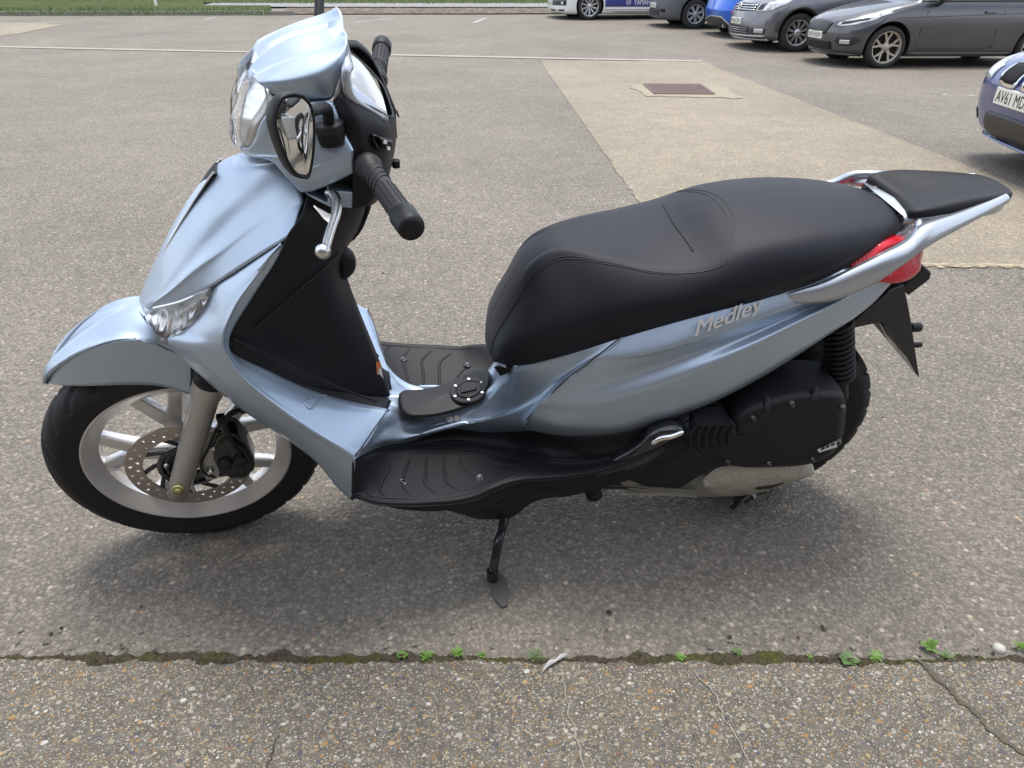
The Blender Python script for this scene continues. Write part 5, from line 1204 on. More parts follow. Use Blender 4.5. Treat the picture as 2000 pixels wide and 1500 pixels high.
# brake levers
def lever(m):
    m.tube(Qs([(640, 378, -.150), (652, 382, -.165), (658, 396, -.185), (656, 418, -.215), (649, 440, -.245), (642, 462, -.275), (637, 480, -.300), (633, 488, -.312)]), [.006, .0085, .0085, .0075, .0068, .0068, .0065, .006], 14, res=40)
    c = Q(631, 491, -.318); m.lathe([(0.0005, .0115), (.0055, .0100), (.0095, .0064), (.0115, 0), (.0095, -.0064), (.0055, -.0100), (.0005, -.0115)], c, 'z', 18)
lev = pair('brake_lever', lever, M['alu'], True)
one('lever_lock', lambda m: m.prism(Qs([(611, 402, -.21), (615, 402, -.21), (638, 421, -.216), (655, 424, -.22), (655, 434, -.235), (641, 435, -.235), (632, 427, -.225)]), Qs([(611, 402, -.21), (615, 402, -.21), (638, 421, -.216), (655, 424, -.22), (655, 434, -.235), (641, 435, -.235), (632, 427, -.225)]) + [0, .008, -.003]), M['rim'], True, parent=lev[0], bevel=.0015)
# mirrors
MC = Q(580, 262, -.335)
_mw = L3 @ steer(MC); _a = CAM_C - _mw; _b = np.array([3.0, -1.55, .45]) - _mw       # the glass is turned to show the tarmac right of the scooter
_n = _a / np.linalg.norm(_a) + _b / np.linalg.norm(_b); MN = S3.T @ (L3.T @ _n); MN /= np.linalg.norm(MN)
mo = [(572, 179), (590, 183), (604, 193), (613, 208), (617, 232), (618, 264), (615, 300), (611, 328), (604, 345), (592, 348), (575, 343), (560, 335), (540, 315), (520, 292), (511, 268), (511, 245), (518, 218), (528, 197), (546, 184)]
mg = [(576, 190), (590, 193), (601, 203), (607, 215), (611, 235), (612, 264), (610, 298), (606, 325), (601, 339), (594, 341), (580, 336), (567, 318), (555, 290), (546, 262), (541, 240), (543, 218), (550, 200), (562, 192)]
def mirrorset(side):
    fx = (lambda V: V) if side < 0 else (lambda V: V * np.array([1, -1, 1]))
    D_ = np.zeros(3) if side < 0 else np.array([.075, .02, .075])
    cl = lambda X, n=64: arc(np.vstack([X, X[:1]]), n + 1)[:-1]
    Gl = cl(np.array([PLQ(u, v, MC - MN * .003, MN) for u, v in mg])); c = Gl.mean(0); O = c + (Gl - c) * 1.13 - MN * .0
    m = MB(); sh = [O + (Gl - O) * .9 - MN * .001, O + (Gl - O) * .55 + MN * .002, O + (Gl - O) * .12 + MN * .001, O - MN * .006]
    for f, dd in ((1.0, .012), (.93, .022), (.74, .032), (.4, .038), (.02, .039)): sh.append(c + (O - c) * f - MN * dd)
    m.quad(np.array(sh), closed_c=True); m.xf(lambda V: steer(fx(V) + D_)); h = m.build('mirror', M['black'], scooter)
    m = MB(); m.add(np.concatenate([Gl - MN * .0002, [Gl.mean(0) + MN * .0016]]), [[i, (i + 1) % 64, 64] for i in range(64)]); m.xf(lambda V: steer(fx(V) + D_)); m.build('glass', M['mirror'], h)
    def stem(m):
        E_d = D_ * [1, -1, 1]; m.tube([Q(643, 262, -.140), Q(641, 225, -.150), Q(637, 213, -.165) + E_d * .15, Q(622, 212, -.205) + E_d * .45, Q(600, 220, -.25) + E_d * .75, MC - MN * .045 + [0, .03, 0] + E_d], [.0085, .0085, .009, .0085, .008, .008], 14, res=30); m.xf(lambda V: fx(V))
    one('stem', stem, M['black'], True, parent=h)
    def boot(m):
        a, b = Q(650, 276, -.140), Q(641, 236, -.140); d = b - a; r = [(.0, .0205), (.05, .0215), (.1, .0205)]
        pts, rs = [], []
        for i in range(25):
            f = i / 24; pts.append(a + d * f); rs.append((.0225 - .001 * f) + (.0012 * math.cos(i * math.pi) if f < .62 else .0006) - (.010 if f == 1 else 0) - (.003 if i == 23 else 0))
        m.tube(pts, rs, 24); m.xf(lambda V: fx(V))
    one('boot', boot, M['grip'], True, parent=h)
    return h
mirrorset(-1); mirrorset(1)
one('handlebar', lambda m: (m.tube([Q(716, 320, -.165), Q(716, 320, -.165) * [1, 0, 1] + [-.02, 0, .01], Q(716, 320, -.165) * [1, -1, 1]], .0115, 14), m.tube([f1 + np.array([0, .10, 0]) + fd * .1, f1 + np.array([0, .10, 0]) + fd * .36], .022, 16)), M['dark'], True)
# ================================================================== parked vehicles
def carpaint(name, c, metal=.6, rough=.3):
    t = NT(name); t.col(c); t.set(metallic=metal, roughness=rough, coat_weight=.8, coat_roughness=.05)
    co = t.coord(); nf = t.noise(co, 3, 4); t.l(t.ramp(nf, [(.3, rough - .05), (.7, rough + .1)]), t.b.inputs['Roughness']); return t.m
M['cargrey'] = carpaint('charcoal_car_paint', (.10, .10, .108), .75, .26); M['vwgrey'] = carpaint('mid_grey_car_paint', (.18, .18, .20), .75, .26)
M['carblue'] = carpaint('bright_blue_car_paint', (.012, .13, .62), .35); M['bmwblue'] = carpaint('deep_blue_car_paint', (.035, .055, .21), .55)
M['carwhite'] = carpaint('white_car_paint', (.72, .72, .69), .0, .3); M['bumper'] = plain('grey_bumper_plastic', (.085, .088, .095), .55, grain=.3, gscale=300, var=.1)
M['glass'] = plain('dark_car_glass', (.02, .023, .025), .04, 0, coat=.5); M['under'] = plain('wheel_arch_black', (.006, .006, .006), .9)
M['platew'] = plain('number_plate_white', (.74, .74, .66), .4); M['tyre'] = plain('car_tyre', (.02, .019, .018), .75, var=.3)
M['bronze'] = plain('dusty_alloy', (.42, .37, .31), .45, .5, var=.15); M['alloy'] = plain('bright_alloy', (.55, .55, .55), .3, .8, var=.1)
M['hub'] = plain('wheel_trim_silver', (.42, .43, .43), .4, .5, var=.1); M['darkalloy'] = plain('dark_alloy', (.06, .06, .065), .35, .7)
M['stripe'] = plain('deep_blue_stripe', (.045, .05, .22), .35); M['redref'] = plain('red_reflector', (.55, .02, .03), .25)
M['lamp'] = plain('headlamp_inner', (.62, .63, .64), .18, .7); M['trim'] = plain('black_car_trim', (.022, .022, .025), .45)
t = NT('mesh_grille'); co = t.coord(None or 'Object'); br = t.voro(co, 26, rnd=.0); t.col(t.ramp(br.outputs['Distance'], [(.30, .001), (.45, .016)])); t.set(roughness=.4); M['mesh'] = t.m
class Car:
    def __init__(s, name, label, cat, wx, wy, yaw, lv, L, xrear, n=2.6, axle=.8, base=2.5, wr=.31, tw=.2, glass=(.97, 1.40), body=None, band=None, gl=True, origin=None):
        s.lv = np.array(lv, float); s.n = n; s.L = L; s.axle = axle; s.base = base; s.wr = wr; s.hw = s.lv[:, 2].max()
        c, sn = math.cos(yaw), math.sin(yaw); near = -(s.hw - tw / 2 - .02)
        if origin is None: ox = wx - (c * axle - sn * near); oy = wy - (sn * axle + c * near)
        else: ox, oy = origin
        cx, cy = ox + c * (axle + base / 2), oy + sn * (axle + base / 2)
        s.zr = float(zg(wy)); s.o = empty(name, (ox, oy, s.zr), (0, 0, yaw), label, cat)
        s.xr = xrear
        zz = np.linspace(0, len(lv) - 1, 64); A = cr1(s.lv, zz); m = MB(); rows = []
        for r in A: rows.append(s.outline(r))
        G = np.array(rows); o_ = 0; R, K = G.shape[:2]; full = np.concatenate([G, (G * [1, -1, 1])[:, ::-1][:, 1:-1]], 1)
        m.quad(full, 0, closed_c=True); m.add(full[0], [list(range(full.shape[1]))], 2, False); m.add(full[-1], [list(range(full.shape[1]))], 0, True)
        # windows and unpainted bumper by face
        for i, f in enumerate(m.f[:-2]):
            V = full.reshape(-1, 3)[f]; z = V[:, 2].mean(); x = V[:, 0].mean(); y = abs(V[:, 1].mean())
            if gl and glass[0] < z < glass[1]: m.m[i] = 1
            if band and z < band: m.m[i] = 3
        s.body = m.build('body', [body, M['glass'], M['under'], M['bumper']], s.o, weld=.0005)
        cut = MB()
        for ax in (axle, axle + base):
            for sd_ in (-1, 1):
                y0, y1 = sorted((sd_ * (s.hw + .1), sd_ * (s.hw - .34))); cut.lathe([(.001, y0), (wr + .055, y0), (wr + .055, y1), (.001, y1)], (ax, 0, wr + .01), 'y', 48)
        cu = cut.build('cutter', M['under'], None, weld=.0005); cu.parent = s.o; bpy.context.view_layer.update(); bool_cut(s.body, cu)
        s.body.data.polygons.foreach_set('use_smooth', [True] * len(s.body.data.polygons)); md = s.body.modifiers.new('es', 'EDGE_SPLIT'); md.split_angle = RAD(35)
    def outline(s, r):
        z, xf, w, c = r[:4]; n = s.n; xr = np.interp(z, s.xr[0], s.xr[1]); th = np.linspace(0, math.pi / 2, 26)
        P1 = [[xf + c * (1 - math.cos(t) ** (2 / n)), -w * math.sin(t) ** (2 / n), z] for t in th]; x1 = P1[-1][0]
        P2 = [[x, -w, z] for x in np.linspace(x1, xr - .3, 40)[1:]]; P3 = [[xr - .3 + .3 * math.sin(t) ** .8, -w * max(0, math.cos(t)) ** .5, z] for t in np.linspace(0, math.pi / 2, 12)[1:]]
        return P1 + P2 + P3
    def row(s, z): return np.array([np.interp(z, s.lv[:, 0], s.lv[:, k]) for k in range(4)]) if False else s._row(z)
    def _row(s, z):
        t = np.linspace(0, len(s.lv) - 1, 400)
        if not hasattr(s, 'D'): s.D = cr1(s.lv, t)
        D = s.D; k = np.argsort(D[:, 0]); return np.array([z] + [np.interp(z, D[k, 0], D[k, j]) for j in (1, 2, 3)])
    def F(s, q, z):
        """surface point by sideways fraction q of the front (negative: far half)"""
        z, xf, w, c = s._row(z); a = min(1, abs(q)); return np.array([xf + c * (1 - (1 - a ** s.n) ** (1 / s.n)), -w * q, z])
    def X(s, x, z, side=-1):
        z, xf, w, c = s._row(z); f = (x - xf) / c
        if f >= 1: return np.array([x, side * w, z])
        f = max(0, f); return np.array([x, side * w * (1 - (1 - f) ** s.n) ** (1 / s.n), z])
    def patch(s, name, pts, mat, off=.006, parent=None, nc=18, nr=6, side=-1, bev=0, thick=.012):
        """panel lying on the body: pts = (kind, a, zlo, zhi) with kind 'q' (front) or 'x' (side)"""
        kinds = [p[0] for p in pts]; lo, hi = [], []
        pos = lambda p, z: s.F(p[1], z) if p[0] == 'q' else s.X(p[1], z, side)
        G = []
        num = np.array([[p[2], p[3]] for p in pts]); t = np.linspace(0, len(pts) - 1, nc)
        zl, zh = np.interp(t, range(len(pts)), num[:, 0]), np.interp(t, range(len(pts)), num[:, 1])
        fx = [pos(p, .5 * (p[2] + p[3])) for p in pts]
        for k in range(nc):
            i = min(int(t[k]), len(pts) - 2); f = t[k] - i; col = []
            for z in np.linspace(zl[k], zh[k], nr):
                a, b = pts[i], pts[i + 1]
                if a[0] == b[0]: col.append(pos((a[0], a[1] * (1 - f) + b[1] * f), z))
                else: col.append(pos(a, z) * (1 - f) + pos(b, z) * f)
            G.append(col)
        G = np.array(G); du = np.gradient(G, axis=0); dv = np.gradient(G, axis=1); n = np.cross(du, dv); n /= np.linalg.norm(n, axis=2)[..., None] + 1e-9
        ctr = np.array([s.L / 2, 0, .5])
        if ((G - ctr) * n).sum() < 0: n = -n
        m = MB(); T = G + n * off; Bk = G + n * (off - thick); m.quad(T, face=T.mean((0, 1)) + (T.mean((0, 1)) - ctr))
        e = np.concatenate([T[:, 0], T[-1, 1:], T[::-1, -1][1:], T[0, ::-1][1:]]); e2 = np.concatenate([Bk[:, 0], Bk[-1, 1:], Bk[::-1, -1][1:], Bk[0, ::-1][1:]]); m.quad(np.array([e, e2]), smooth=False)
        return m.build(name, mat, parent or s.o, weld=.0002)
    def plate(s, txt, z0, z1, hw=.26, tilt=0, q0=0):
        c = s.F(q0, (z0 + z1) / 2); x = min(s.F(.0, z)[0] for z in np.linspace(z0, z1, 5)) - .012
        m = MB(); m.prism([[x, -hw, z0], [x, hw, z0], [x, hw, z1], [x, -hw, z1]], [[x + .05, -hw, z0], [x + .05, hw, z0], [x + .05, hw, z1], [x + .05, -hw, z1]]); pl = m.build('number_plate', M['platew'], s.o, bevel=.006)
        V, Fc = text_mesh(txt, 1.0, bold=.0, space=1.04); V = V - [(V[:, 0].max() + V[:, 0].min()) / 2, (V[:, 1].max() + V[:, 1].min()) / 2, 0]; sx = hw * 2 * .88 / np.ptp(V[:, 0]); sz = (z1 - z0) * .70 / np.ptp(V[:, 1])
        m = MB(); m.add(np.stack([np.full(len(V), x - .002), -V[:, 0] * sx, (z0 + z1) / 2 + V[:, 1] * sz], 1), Fc, 0, False); m.build('lettering', M['ink'], pl, fix=False)
        return pl
    def side_text(s, txt, x0, x1, z0, z1, mat, parent, shear=0, off=.010, flat=None):
        V, Fc = text_mesh(txt, 1.0, bold=.0, shear=shear); V = V - V.min(0); V /= [np.ptp(V[:, 0]), np.ptp(V[:, 1]), 1]
        P_ = np.array([s.X(x0 + (x1 - x0) * a, z0 + (z1 - z0) * b) - [0, off, 0] for a, b, _ in V]); m = MB(); m.add(P_, Fc, 0, False); return m.build('lettering', mat, parent, fix=False)
    def wheels(s, rimmat, spokes, rw, tw=.2, style='y', cap=None):
        for ax in (s.axle, s.axle + s.base):
            for sd_ in (-1, 1):
                yc = sd_ * (s.hw - tw / 2 - .02); c = (ax, yc, s.wr); R = s.wr
                m = MB(); h = tw / 2; m.lathe([(rw - .01, -h * .86), (rw, -h * .95), (rw + (R - rw) * .35, -h), (rw + (R - rw) * .75, -h * .99), (R - .012, -h * .88), (R, -h * .70), (R, h * .7), (R - .012, h * .88), (rw + (R - rw) * .5, h), (rw - .01, h * .86)], c, 'y', 64)
                ty = m.build('wheel', M['tyre'], s.o)
                m = MB(); yo = sd_ * h * .80; m.lathe([(rw + .004, sd_ * h * .93), (rw - .012, sd_ * h * .95), (rw - .020, sd_ * h * .82), (rw - .03, 0), (rw + .002, -sd_ * h * .8)], c, 'y', 56)
                def bar(a0, r0, a1, r1, w0, w1, dy0=.0, dy1=0.):
                    p0 = np.array([c[0] + r0 * math.cos(a0), c[1] + yo - sd_ * dy0, c[2] + r0 * math.sin(a0)]); p1 = np.array([c[0] + r1 * math.cos(a1), c[1] + yo - sd_ * dy1, c[2] + r1 * math.sin(a1)])
                    d = (p1 - p0); d /= np.linalg.norm(d); nn = np.array([-d[2], 0, d[0]]); yy = np.array([0, -sd_ * .03, 0])
                    A = [p0 + nn * w0, p1 + nn * w1, p1 - nn * w1, p0 - nn * w0]; m.prism(A, [q + yy for q in A])
                rr = rw - .012
                for k in range(spokes):
                    a = 2 * math.pi * k / spokes + .35
                    if style == 'y':
                        bar(a, .045, a, rr * .5, .028, .020, .012, .012); bar(a + .03, rr * .46, a + .27, rr, .016, .012, .012); bar(a - .03, rr * .46, a - .27, rr, .016, .012, .012)
                    elif style == 'twin': bar(a - .06, .05, a - .085, rr, .010, .008, .015); bar(a + .06, .05, a + .085, rr, .010, .008, .015)
                    elif style == 'hub': bar(a - .10, .06, a - .12, rr, .016, .017, .004); bar(a + .13, .06, a + .13, rr, .014, .015, .004)
                    else: bar(a, .05, a, rr, .010, .007, .015)
                m.lathe([(.001, yo + sd_ * .004), (.035, yo + sd_ * .004), (.062, yo - sd_ * .012), (.066, yo - sd_ * .03)], c, 'y', 24)
                m.build('rim', rimmat, ty, fix=True)
                m = MB(); m.lathe([(.001, yo - sd_ * .055), (rw - .02, yo - sd_ * .055), (rw - .02, yo - sd_ * .075)], c, 'y', 32); m.build('brake_drum', M['under'], ty)
    def line(s, name, pts, mat, r=.004, side=-1, off=.0):
        m = MB(); m.tube([s.X(x, z, side) + [0, side * off, 0] for x, z in pts], r, 6); return m.build(name, mat, s.o)
    def doormirror(s, x, z, mat, cap):
        p = s.X(x, z); m = MB(); m.lathe([(.001, -.10), (.05, -.09), (.072, -.03), (.07, .03), (.045, .085), (.001, .09)], p + [0, -.17, .06], 'y', 20); m.v[-1] = (m.v[-1] - (p + [0, -.17, .06])) * [1.05, 1, .85] + (p + [0, -.17, .06])
        h = m.build('door_mirror', cap, s.o); m = MB(); m.tube([p + [-.02, .03, -.04], p + [0, -.06, -.01], p + [0, -.13, .03]], [.045, .035, .04], 12); m.build('arm', mat, h)
# ---- charcoal hatchback, nearest of the row
LF = [(.17, .20, .76, .55), (.22, .08, .80, .60), (.30, .03, .83, .62), (.42, .0, .85, .66), (.54, .0, .862, .68), (.63, .03, .868, .72), (.70, .09, .868, .74), (.76, .19, .866, .72), (.82, .36, .858, .68), (.88, .58, .845, .58), (.93, .82, .83, .5), (.97, 1.05, .81, .3), (1.12, 1.32, .74, .25), (1.32, 1.72, .64, .25), (1.43, 2.1, .55, .3), (1.47, 2.5, .38, .3)]
fi = Car('car', 'charcoal grey hatchback with dusty bronze alloy wheels and a meshed black grille', 'car', 7.34, 10.22, RAD(-4), LF, 4.05, ([.17, .4, .9, 1.47], [3.98, 4.05, 3.98, 3.5]), axle=.84, base=2.49, wr=.312, tw=.205, body=M['cargrey'])
fi.wheels(M['bronze'], 5, .236, .205, 'y')
gr = fi.patch('grille', [('q', -.46, .60, .65), ('q', -.38, .48, .67), ('q', 0, .46, .685), ('q', .38, .48, .67), ('q', .46, .60, .65)], M['mesh'], .012, nc=30)
lg = fi.patch('lower_grille', [('q', -.58, .26, .36), ('q', 0, .25, .385), ('q', .58, .26, .36)], M['under'], .006)
for z in (.275, .305, .335, .365): fi.patch('slat', [('q', -.56, z, z + .010), ('q', .56, z, z + .010)], M['trim'], .016, parent=lg, nr=3)
fi.patch('splitter', [('q', -.9, .19, .215), ('q', 0, .185, .225), ('q', .9, .19, .215), ('x', .40, .19, .215)], M['cargrey'], .018, nc=30, nr=3)
for sg, sd_ in ((1, -1), (-1, 1)):
    fg = fi.patch('fog_lamp_surround', [('q', sg * .66, .39, .42), ('q', sg * .74, .33, .49), ('q', sg * .90, .33, .485), ('q', sg * .965, .40, .43)], M['trim'], .010)
    fi.patch('fog_lamp', [('q', sg * .75, .355, .415), ('q', sg * .88, .355, .415)], M['lamp'], .018, parent=fg)
    for z in (.43, .455): fi.patch('fin', [('q', sg * .74, z, z + .012), ('q', sg * .90, z, z + .012)], M['cargrey'], .018, parent=fg, nr=3)
    hl_ = fi.patch('headlight', [('q', sg * .60, .615, .645), ('q', sg * .72, .605, .70), ('q', sg * .86, .625, .745), ('q', sg * .955, .68, .775), ('x', .62, .745, .80), ('x', .80, .800, .822)], M['lamp'], .008, nc=26, side=sd_)
    fi.patch('lens_shade', [('q', sg * .66, .625, .668), ('q', sg * .80, .645, .69), ('q', sg * .93, .70, .735)], M['trim'], .0105, parent=hl_, side=sd_)
    fi.patch('sill_skirt', [('x', 1.22, .185, .245), ('x', 2.95, .185, .245)], M['cargrey'], .020, side=sd_, nr=4)
    for xx in (1.33, 2.58): fi.line('door_seam', [(xx, .30), (xx - .02, .55), (xx + .03, .80), (xx + .05, .95)], M['under'], .005, sd_, 0.0)
    fi.line('door_seam', [(1.32, .285), (2.4, .285), (2.58, .33)], M['under'], .005, sd_, 0.0)
    fi.line('crease', [(1.0, .74), (1.8, .765), (3.2, .81)], M['cargrey'], .012, sd_, -.005)
    hd = fi.patch('door_handle', [('x', 2.30, .795, .825), ('x', 2.48, .80, .835)], M['cargrey'], .035, side=sd_, nr=4)
    fi.patch('window_trim', [('x', 1.25, .955, .975), ('x', 3.3, .965, .985)], M['trim'], .010, side=sd_, nr=3)
fi.doormirror(1.50, .95, M['trim'], M['cargrey'])
fi.plate('HV69 NUW', .405, .515)
# ---- mid grey people carrier
LV = [(.19, .16, .82, .5), (.24, .05, .87, .55), (.33, .0, .90, .58), (.5, .0, .915, .60), (.62, .02, .918, .62), (.72, .05, .918, .64), (.82, .13, .912, .66), (.90, .30, .90, .64), (.97, .55, .885, .6), (1.02, .85, .87, .4), (1.06, 1.05, .85, .3), (1.3, 1.45, .77, .25), (1.5, 1.9, .68, .25), (1.62, 2.3, .6, .3), (1.66, 2.8, .4, .3)]
vw = Car('car', 'mid grey people carrier with chrome grille bars, second car of the parked row', 'car', 7.06, 12.72, RAD(-3), LV, 4.5, ([.19, .5, 1.0, 1.66], [4.45, 4.5, 4.5, 4.2]), axle=.92, base=2.78, wr=.333, tw=.215, glass=(1.07, 1.55), body=M['vwgrey'])
vw.wheels(M['alloy'], 10, .225, .215, 'twin')
gr = vw.patch('grille', [('q', -.66, .70, .80), ('q', 0, .675, .82), ('q', .66, .70, .80)], M['under'], .008, nc=26)
for z in (.70, .735, .775): vw.patch('chrome_bar', [('q', -.64, z, z + .014), ('q', .64, z, z + .014)], M['chrome'], .018, parent=gr, nr=3, nc=24)
ec = vw.F(0, .755); m = MB(); m.lathe([(.001, -.035), (.060, -.035)], ec, 'x', 28); em = m.build('emblem', M['under'], vw.o)
m = MB(); m.lathe([(.060, -.032), (.062, -.044), (.074, -.044), (.076, -.030)], ec, 'x', 32)
for a, b in (((-.038, .050), (-.012, .004)), ((-.012, .004), (0, .030)), ((0, .030), (.012, .004)), ((.012, .004), (.038, .050)), ((-.058, .016), (-.030, -.052)), ((-.030, -.052), (0, -.010)), ((0, -.010), (.030, -.052)), ((.030, -.052), (.058, .016))): m.tube([ec + [-.040, -a[0], a[1]], ec + [-.040, -b[0], b[1]]], .007, 6)
m.build('emblem_ring', M['chrome'], em)
lg = vw.patch('lower_grille', [('q', -.72, .30, .42), ('q', 0, .29, .43), ('q', .62, .30, .42)], M['under'], .006)
for z in (.315, .35, .385): vw.patch('slat', [('q', -.70, z, z + .016), ('q', .60, z, z + .016)], M['vwgrey'], .018, parent=lg, nr=3)
vw.patch('chrome_strip', [('q', -.93, .265, .285), ('q', 0, .245, .270), ('q', .93, .265, .285)], M['chrome'], .016, nc=26, nr=3)
vw.patch('front_lip', [('q', -.95, .20, .225), ('q', 0, .195, .225), ('q', .95, .20, .225)], M['alloy'], .022, nc=26, nr=3)
for sg, sd_ in ((1, -1), (-1, 1)):
    hl_ = vw.patch('headlight', [('q', sg * .66, .69, .80), ('q', sg * .80, .685, .845), ('q', sg * .93, .70, .875), ('x', .42, .735, .895), ('x', .58, .80, .90), ('x', .68, .86, .895)], M['lamp'], .009, nc=26, side=sd_)
    vw.patch('lamp_divider', [('q', sg * .70, .705, .80), ('q', sg * .80, .71, .83)], M['trim'], .0115, parent=hl_); vw.patch('lamp_divider', [('q', sg * .86, .72, .85), ('q', sg * .905, .72, .86)], M['hub'], .0115, parent=hl_)
    fg = vw.patch('fog_lamp_surround', [('q', sg * .66, .31, .405), ('q', sg * .93, .315, .405)], M['trim'], .010); vw.patch('fog_lamp', [('q', sg * .76, .325, .395), ('q', sg * .91, .325, .395)], M['lamp'], .017, parent=fg)
    ar = MB(); ar.tube([(vw.axle + .415 * math.cos(a), sd_ * vw._row(.343 + .415 * math.sin(a))[2], .343 + .415 * math.sin(a)) for a in np.linspace(.05, 3.1, 24)], .030, 10); ar.build('wheel_arch_trim', M['trim'], vw.o)
    vw.line('door_seam', [(1.42, .32), (1.42, .7), (1.46, 1.04)], M['under'], .005, sd_)
vw.plate('WA65 ZNY', .455, .565)
# ---- bright blue car showing its tail
LB = [(.19, .20, .78, .4), (.24, .10, .84, .45), (.32, .05, .88, .45), (.45, .02, .90, .42), (.55, .0, .905, .40), (.66, .04, .905, .36), (.80, .10, .90, .30), (.95, .14, .88, .3), (1.05, .20, .85, .3), (1.3, .5, .75, .3), (1.42, .9, .62, .3), (1.46, 1.5, .42, .3)]
bl = Car('car', 'bright blue car backed in with its tail and a red corner reflector showing', 'car', 7.3, 15.15, RAD(-2), LB, 4.3, ([.19, .5, .9, 1.0, 1.46], [4.3, 4.35, 3.9, 3.2, 2.4]), axle=.78, base=2.65, wr=.325, tw=.21, glass=(1.02, 1.36), body=M['carblue'])
bl.wheels(M['alloy'], 5, .225, .21, 'y')
df = bl.patch('diffuser', [('q', -.80, .20, .30), ('q', 0, .20, .43), ('q', .62, .20, .42), ('q', .88, .20, .27)], M['trim'], .010, nc=26)
bl.patch('diffuser_rim', [('q', -.82, .29, .315), ('q', 0, .42, .445), ('q', .62, .41, .44), ('q', .80, .30, .34), ('q', .92, .20, .25)], M['hub'], .020, nc=30, nr=3, parent=df)
for sg, sd_ in ((1, -1), (-1, 1)):
    bl.patch('corner_reflector', [('q', sg * .915, .40, .56), ('q', sg * .945, .40, .54)], M['redref'], .012, nr=4); bl.patch('tail_light', [('q', sg * .62, .80, .92), ('q', sg * .94, .78, .95), ('x', .40, .82, .95)], M['redref'], .010, side=sd_)
bl.line('bumper_crease', [(.14, .62), (.5, .63), (1.0, .64)], M['carblue'], .014, -1, -.006)
bl.plate('', .62, .73) if False else None
m = MB(); m.tube([bl.F(.66, .24) + [.02, 0, 0], bl.F(.66, .24) + [-.045, 0, 0]], .035, 16); m.build('exhaust_tip', M['chrome'], bl.o)
# ---- small white van with grey bumper
LC = [(.19, .14, .80, .45), (.24, .04, .86, .5), (.33, .0, .89, .52), (.5, .0, .90, .54), (.62, .02, .905, .56), (.74, .05, .905, .58), (.86, .10, .905, .6), (.97, .22, .90, .6), (1.06, .48, .89, .5), (1.12, .75, .88, .4), (1.4, 1.15, .82, .3), (1.7, 1.6, .76, .3), (1.82, 2.0, .7, .3), (1.84, 2.4, .6, .3)]
cv = Car('van', 'small white van with unpainted grey bumper and silver wheel trims', 'van', 6.74, 17.55, RAD(-3), LC, 4.4, ([.19, .5, 1.0, 1.84], [4.35, 4.4, 4.4, 4.3]), axle=.88, base=2.68, wr=.330, tw=.2, glass=(1.13, 1.6), body=M['carwhite'], band=.66)
cv.wheels(M['hub'], 7, .215, .2, 'hub')
lg = cv.patch('lower_grille', [('q', -.55, .30, .43), ('q', 0, .295, .44), ('q', .55, .30, .43)], M['under'], .006)
for z in (.32, .36, .40): cv.patch('slat', [('q', -.54, z, z + .018), ('q', .54, z, z + .018)], M['bumper'], .018, parent=lg, nr=3)
cv.patch('side_vent', [('q', .62, .38, .44), ('q', .80, .36, .44)], M['under'], .008); cv.patch('upper_grille', [('q', -.6, .70, .80), ('q', .6, .70, .80)], M['under'], .010)
for sg, sd_ in ((1, -1), (-1, 1)): cv.patch('headlight', [('q', sg * .66, .70, .84), ('q', sg * .92, .70, .92), ('x', .45, .78, .94)], M['lamp'], .009, side=sd_)
cv.plate('KD16 CZC', .455, .565)
# ---- white van with blue side stripe
LT = [(.14, .16, .84, .4), (.18, .05, .90, .45), (.26, .0, .93, .48), (.4, .0, .945, .5), (.6, .01, .95, .52), (.8, .06, .95, .54), (.98, .16, .945, .55), (1.1, .45, .93, .5), (1.2, .9, .91, .4), (1.5, 1.3, .86, .3), (1.8, 1.7, .80, .3), (1.93, 2.1, .74, .3), (1.95, 2.5, .6, .3)]
wt = Car('van', 'white van with deep blue lettered side stripe and black multi spoke wheels', 'van', 4.66, 20.45, RAD(4), LT, 4.9, ([.14, .5, 1.0, 1.95], [4.85, 4.9, 4.9, 4.8]), axle=.92, base=3.0, wr=.345, tw=.235, glass=(1.25, 1.75), body=M['carwhite'])
wt.wheels(M['alloy'], 10, .255, .235, 'twin')
sg_ = wt.patch('front_intake', [('q', -.9, .36, .48), ('q', .0, .36, .48), ('q', .93, .36, .50)], M['trim'], .010, nc=24); wt.patch('fog_lamp', [('q', .80, .385, .455), ('q', .86, .385, .455)], M['lamp'], .018, parent=sg_)
wt.patch('lower_slot', [('q', .05, .22, .26), ('q', .50, .22, .26)], M['trim'], .010); wt.patch('lower_slot', [('q', .68, .22, .26), ('q', .90, .225, .265)], M['trim'], .010)
